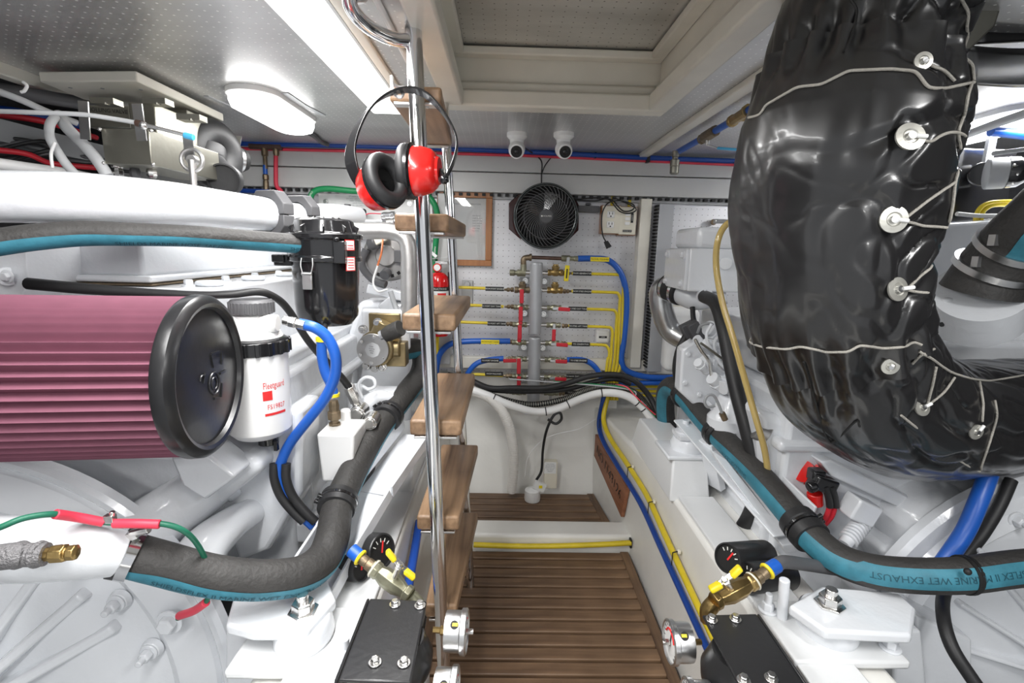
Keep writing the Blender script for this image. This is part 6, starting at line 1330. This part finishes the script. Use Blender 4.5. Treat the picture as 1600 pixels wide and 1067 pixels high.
MB().cyl(at(226, 195, 1.05), at(290, 211, 1.06), .0036).ball(at(224, 196, 1.05), .008).build('threaded_rod', m['zinc'], t)
MB().cyl(at(288, 211, 1.06), at(303, 215, 1.06), .006).build('blue_end', m['lblue'], t, bevel=.001)
t = thing('blower', at(345, 270, 1.45), 'black blower with round outlet and steel motor under the ceiling at left', 'blower')
o_ = at(349, 280, 1.36); MB().torus(at(330, 240, 1.50), (.9, -.3, 0), .055, .042, 36, 20).build('volute', m['rubber'], t)
ax = V((.35, -1, -.1)).normalized()
MB().sweep([at(322, 235, 1.48), at(328, 262, 1.46), o_-ax*.05, o_], [.05, .046, .040, .0385], 28, caps=False).lathe(o_, ax, [(.0385, -.01), (.040, 0), (.036, .001), (.036, -.02), (.034, -.05), (.001, -.055)], 36).build('outlet_duct', m['rubber'], t)
a_, c_ = at(350, 246, 1.58), at(378, 250, 1.62); MB().cyl(a_, c_, .035, seg=28).build('motor', m['steel'], t, bevel=.002)
MB().cyl(c_, c_+(c_-a_).normalized()*.015, .036, .028).build('motor_cap', m['black'], t, bevel=.002)
MB().bar(at(370, 212, 1.6), at(364, 246, 1.58), .03, .002, (0, 1, 0)).bar(at(340, 214, 1.62), at(348, 240, 1.6), .03, .002, (0, 1, 0)).build('strap', m['steel'], t)
# cable tray and cables in the left void
t = thing('cable_tray', at(80, 230, 1.38), 'grey slotted cable trunking behind the hanging grey cables', 'cable tray')
a_, c_ = at(-60, 192, 1.30), at(165, 245, 1.62)
MB().bar(a_, c_, .05, .055).build('tray_body', m['mgrey'], t)
for k in range(19):
    p = a_.lerp(c_, .08+k*.047); MB().bar(p+V((-.006, -.027, .004)), p+V((.004, -.027, .004)), .003, .034, (0, 0, 1)).build('slot', m['black'], t)
def vc(nm, l, r, mt, lab, cat='cable'): simple_hose(nm, path(*l), r, mt, lab, cat)
vc('void_cable', ((-30, 135, 1.25), (60, 150, 1.3), (110, 158, 1.35), (150, 165, 1.4)), .016, 'dgrey', 'thick dark grey cable along the ceiling edge at upper left')
vc('void_cable', ((-30, 133, 1.12), (30, 155, 1.15), (75, 175, 1.2), (120, 192, 1.25)), .007, 'duct', 'thin pale grey cable slanting behind the control cable')
vc('void_cable', ((86, 183, 1.15), (78, 195, 1.12), (78, 215, 1.1), (92, 240, 1.1), (108, 262, 1.1), (125, 278, 1.1)), .0085, 'duct', 'pale grey cable looping down in front of the slotted trunking')
vc('void_cable', ((92, 180, 1.2), (105, 200, 1.15), (130, 225, 1.13), (152, 250, 1.12), (168, 275, 1.12)), .0115, 'duct', 'thicker pale grey cable hanging beside the olive box')
vc('void_cable', ((-30, 170, 1.5), (20, 175, 1.5), (70, 185, 1.52), (130, 200, 1.6)), .013, 'dblue', 'blue cable lying on the slotted trunking')
vc('void_cable', ((-30, 176, 1.4), (60, 188, 1.45), (110, 202, 1.5), (150, 215, 1.6)), .008, 'rred', 'red cable lying on the slotted trunking')
vc('void_cable', ((-30, 232, 1.3), (40, 240, 1.35), (80, 255, 1.4), (150, 262, 1.45)), .007, 'rred', 'red cable low behind the white air pipe')
for k in range(8):
    r_ = random.random
    vc('void_cable', ((-30, 205+k*9, 1.35), (40+k*6, 215+r_()*30, 1.4), (100, 235+r_()*25, 1.5), (170+k*5, 250+r_()*22, 1.6)), .005, 'rubber' if k % 3 else 'dgrey', ('lowest', 'second lowest', 'third', 'fourth', 'fifth', 'sixth', 'seventh', 'topmost')[k]+' dark cable in the tangle under the slotted trunking')
vc('white_pipe', ((-40, 250, 1.1), (40, 262, 1.15), (110, 272, 1.2), (170, 285, 1.25)), .012, 'white', 'slim white pipe just above the thick white air pipe', 'pipe')
vc('cable_tie', ((36, 128, 1.1), (42, 134, 1.1), (38, 142, 1.1), (33, 144, 1.1)), .003, 'plastic', 'white curled cable tie at the ceiling edge upper left', 'cable tie')
vc('cable_tie', ((86, 222, 1.08), (80, 240, 1.08), (82, 262, 1.08)), .003, 'plastic', 'long white cable tie tail in front of the trunking', 'cable tie')
# ================================================================ upper right clutter
t = thing('large_hose', at(1545, 420, .95), 'big black hose with teal band and steel clamps above the white neck at right', 'hose')
pts = path((1850, 215, .80), (1690, 290, .86), (1620, 345, .90), (1580, 385, .94), (1548, 425, .97), (1533, 455, .98))
MB().sweep(pts, [.052, .052, .052, .054, .060, .068], 36).build('hose_body', m['hose'], t)
vs, fs, L_, fn = stripe(pts[:5], .0535, (-.4, -1, -.1), .42); MB().add(vs, fs).build('stripe', m['teal'], t, label='teal stripe')
for f in (.52, .72): 
    k_ = 10+int(f*40); c = crm(pts, 10)[k_]; d_ = crm(pts, 10)[k_+1]-crm(pts, 10)[k_-1]; MB().band(c, d_, .057+(f-.5)*.04, .013, .002).box(c+V((-.055, -.02, .01)), (.01, .014, .02)).build('clamp_band', m['steel'], t)
t = thing('motor', at(1565, 272, 1.3), 'small grey electric motor with black end cap at the upper right', 'motor')
a_, c_ = at(1540, 272, 1.3), at(1572, 270, 1.28); MB().cyl(a_, c_, .038, seg=28).build('motor_case', m['mgrey'], t, bevel=.003)
MB().lathe(c_, c_-a_, [(.038, 0), (.037, .02), (.028, .035), (.001, .04)], 28).build('end_cap', m['bplastic'], t)
for x, y in ((1585, 258), (1590, 272), (1583, 286)): MB().ball(at(x, y, 1.24), .0035, 8).build('cap_screw', m['zinc'], t)
MB().box(at(1545, 240, 1.34), (.02, .01, .10)).build('mounting_strap', m['duct'], t)
b = MB().box(at(1525, 300, 1.4), (.16, .03, .22)).cyl(at(1535, 272, 1.37), at(1535, 272, 1.33), .03); tag(b.build('fan_housing', m['bplastic'], bevel=.004), 'dark moulded housing behind the small grey motor', 'housing')
vc('water_pipe', ((1548, 205, 1.3), (1580, 208, 1.3), (1640, 216, 1.3)), .012, 'blue', 'blue pipe near the ceiling at the right edge', 'pipe')
for k in (0, 1): vc('conduit', ((1524+k*8, 355, 1.3), (1526+k*8, 335, 1.3), (1535+k*7, 322+k*3, 1.3), (1552+k*4, 316+k*4, 1.3), (1580, 315+k*5, 1.3)), .0055, 'yellow', ('outer', 'inner')[k]+' of two yellow bent tubes at the right edge', 'tube')
vc('thin_pipe', ((1495, 334, 1.2), (1530, 337, 1.2), (1570, 337, 1.2)), .005, 'white', 'thin white pipe crossing below the yellow tubes', 'pipe')
vc('thin_pipe', ((1552, 240, 1.2), (1580, 236, 1.2), (1630, 230, 1.2)), .005, 'duct', 'thin grey pipe beside the small motor', 'pipe')
vc('power_cable', ((1470, 506, 1.0), (1500, 498, 1.0), (1560, 485, 1.0), (1640, 470, 1.0)), .0065, 'rubber', 'straight black cable right of the lagged pipe', 'cable')
b = MB().box(at(1578, 492, 1.06), (.06, .03, .035)).cyl(at(1570, 500, 1.05), at(1570, 506, 1.05), .014); tag(b.build('brass_fitting', m['bronze'], bevel=.004), 'brown brass fitting under the black cable at the right edge', 'fitting')
t = thing('lagging_flap', at(1570, 60, .8), 'dark fabric flap and olive strap behind the lagging at the upper right corner', 'cover')
def flap(u, v): p = at(1510+u*420, 70+v*62-u*40+12*math.sin(u*6)+math.sin(v*5+u*3)*4, .86+.1*v+.02*math.sin(u*9)); return p
MB().grid(flap, 24, 12).grid(lambda u, v: at(1520+u*420, -80+v*150-u*20, .90+.02*math.sin(v*9)), 24, 12).build('fabric', m['leather'], t, solid=.006)
MB().prism([at(1535, -20, .84), at(1575, -20, .84), at(1555, 40, .84), at(1500, 92, .84), at(1505, 50, .84)], (.01, .02, 0)).build('strap', m['bracket'], t, bevel=.003)
# grey conduit under the right lamp
vc('ceiling_conduit', ((1480, 222, 1.4), (1560, 192, 1.25), (1640, 165, 1.1)), .010, 'duct', 'grey conduit under the ceiling beside the right lamp', 'conduit')
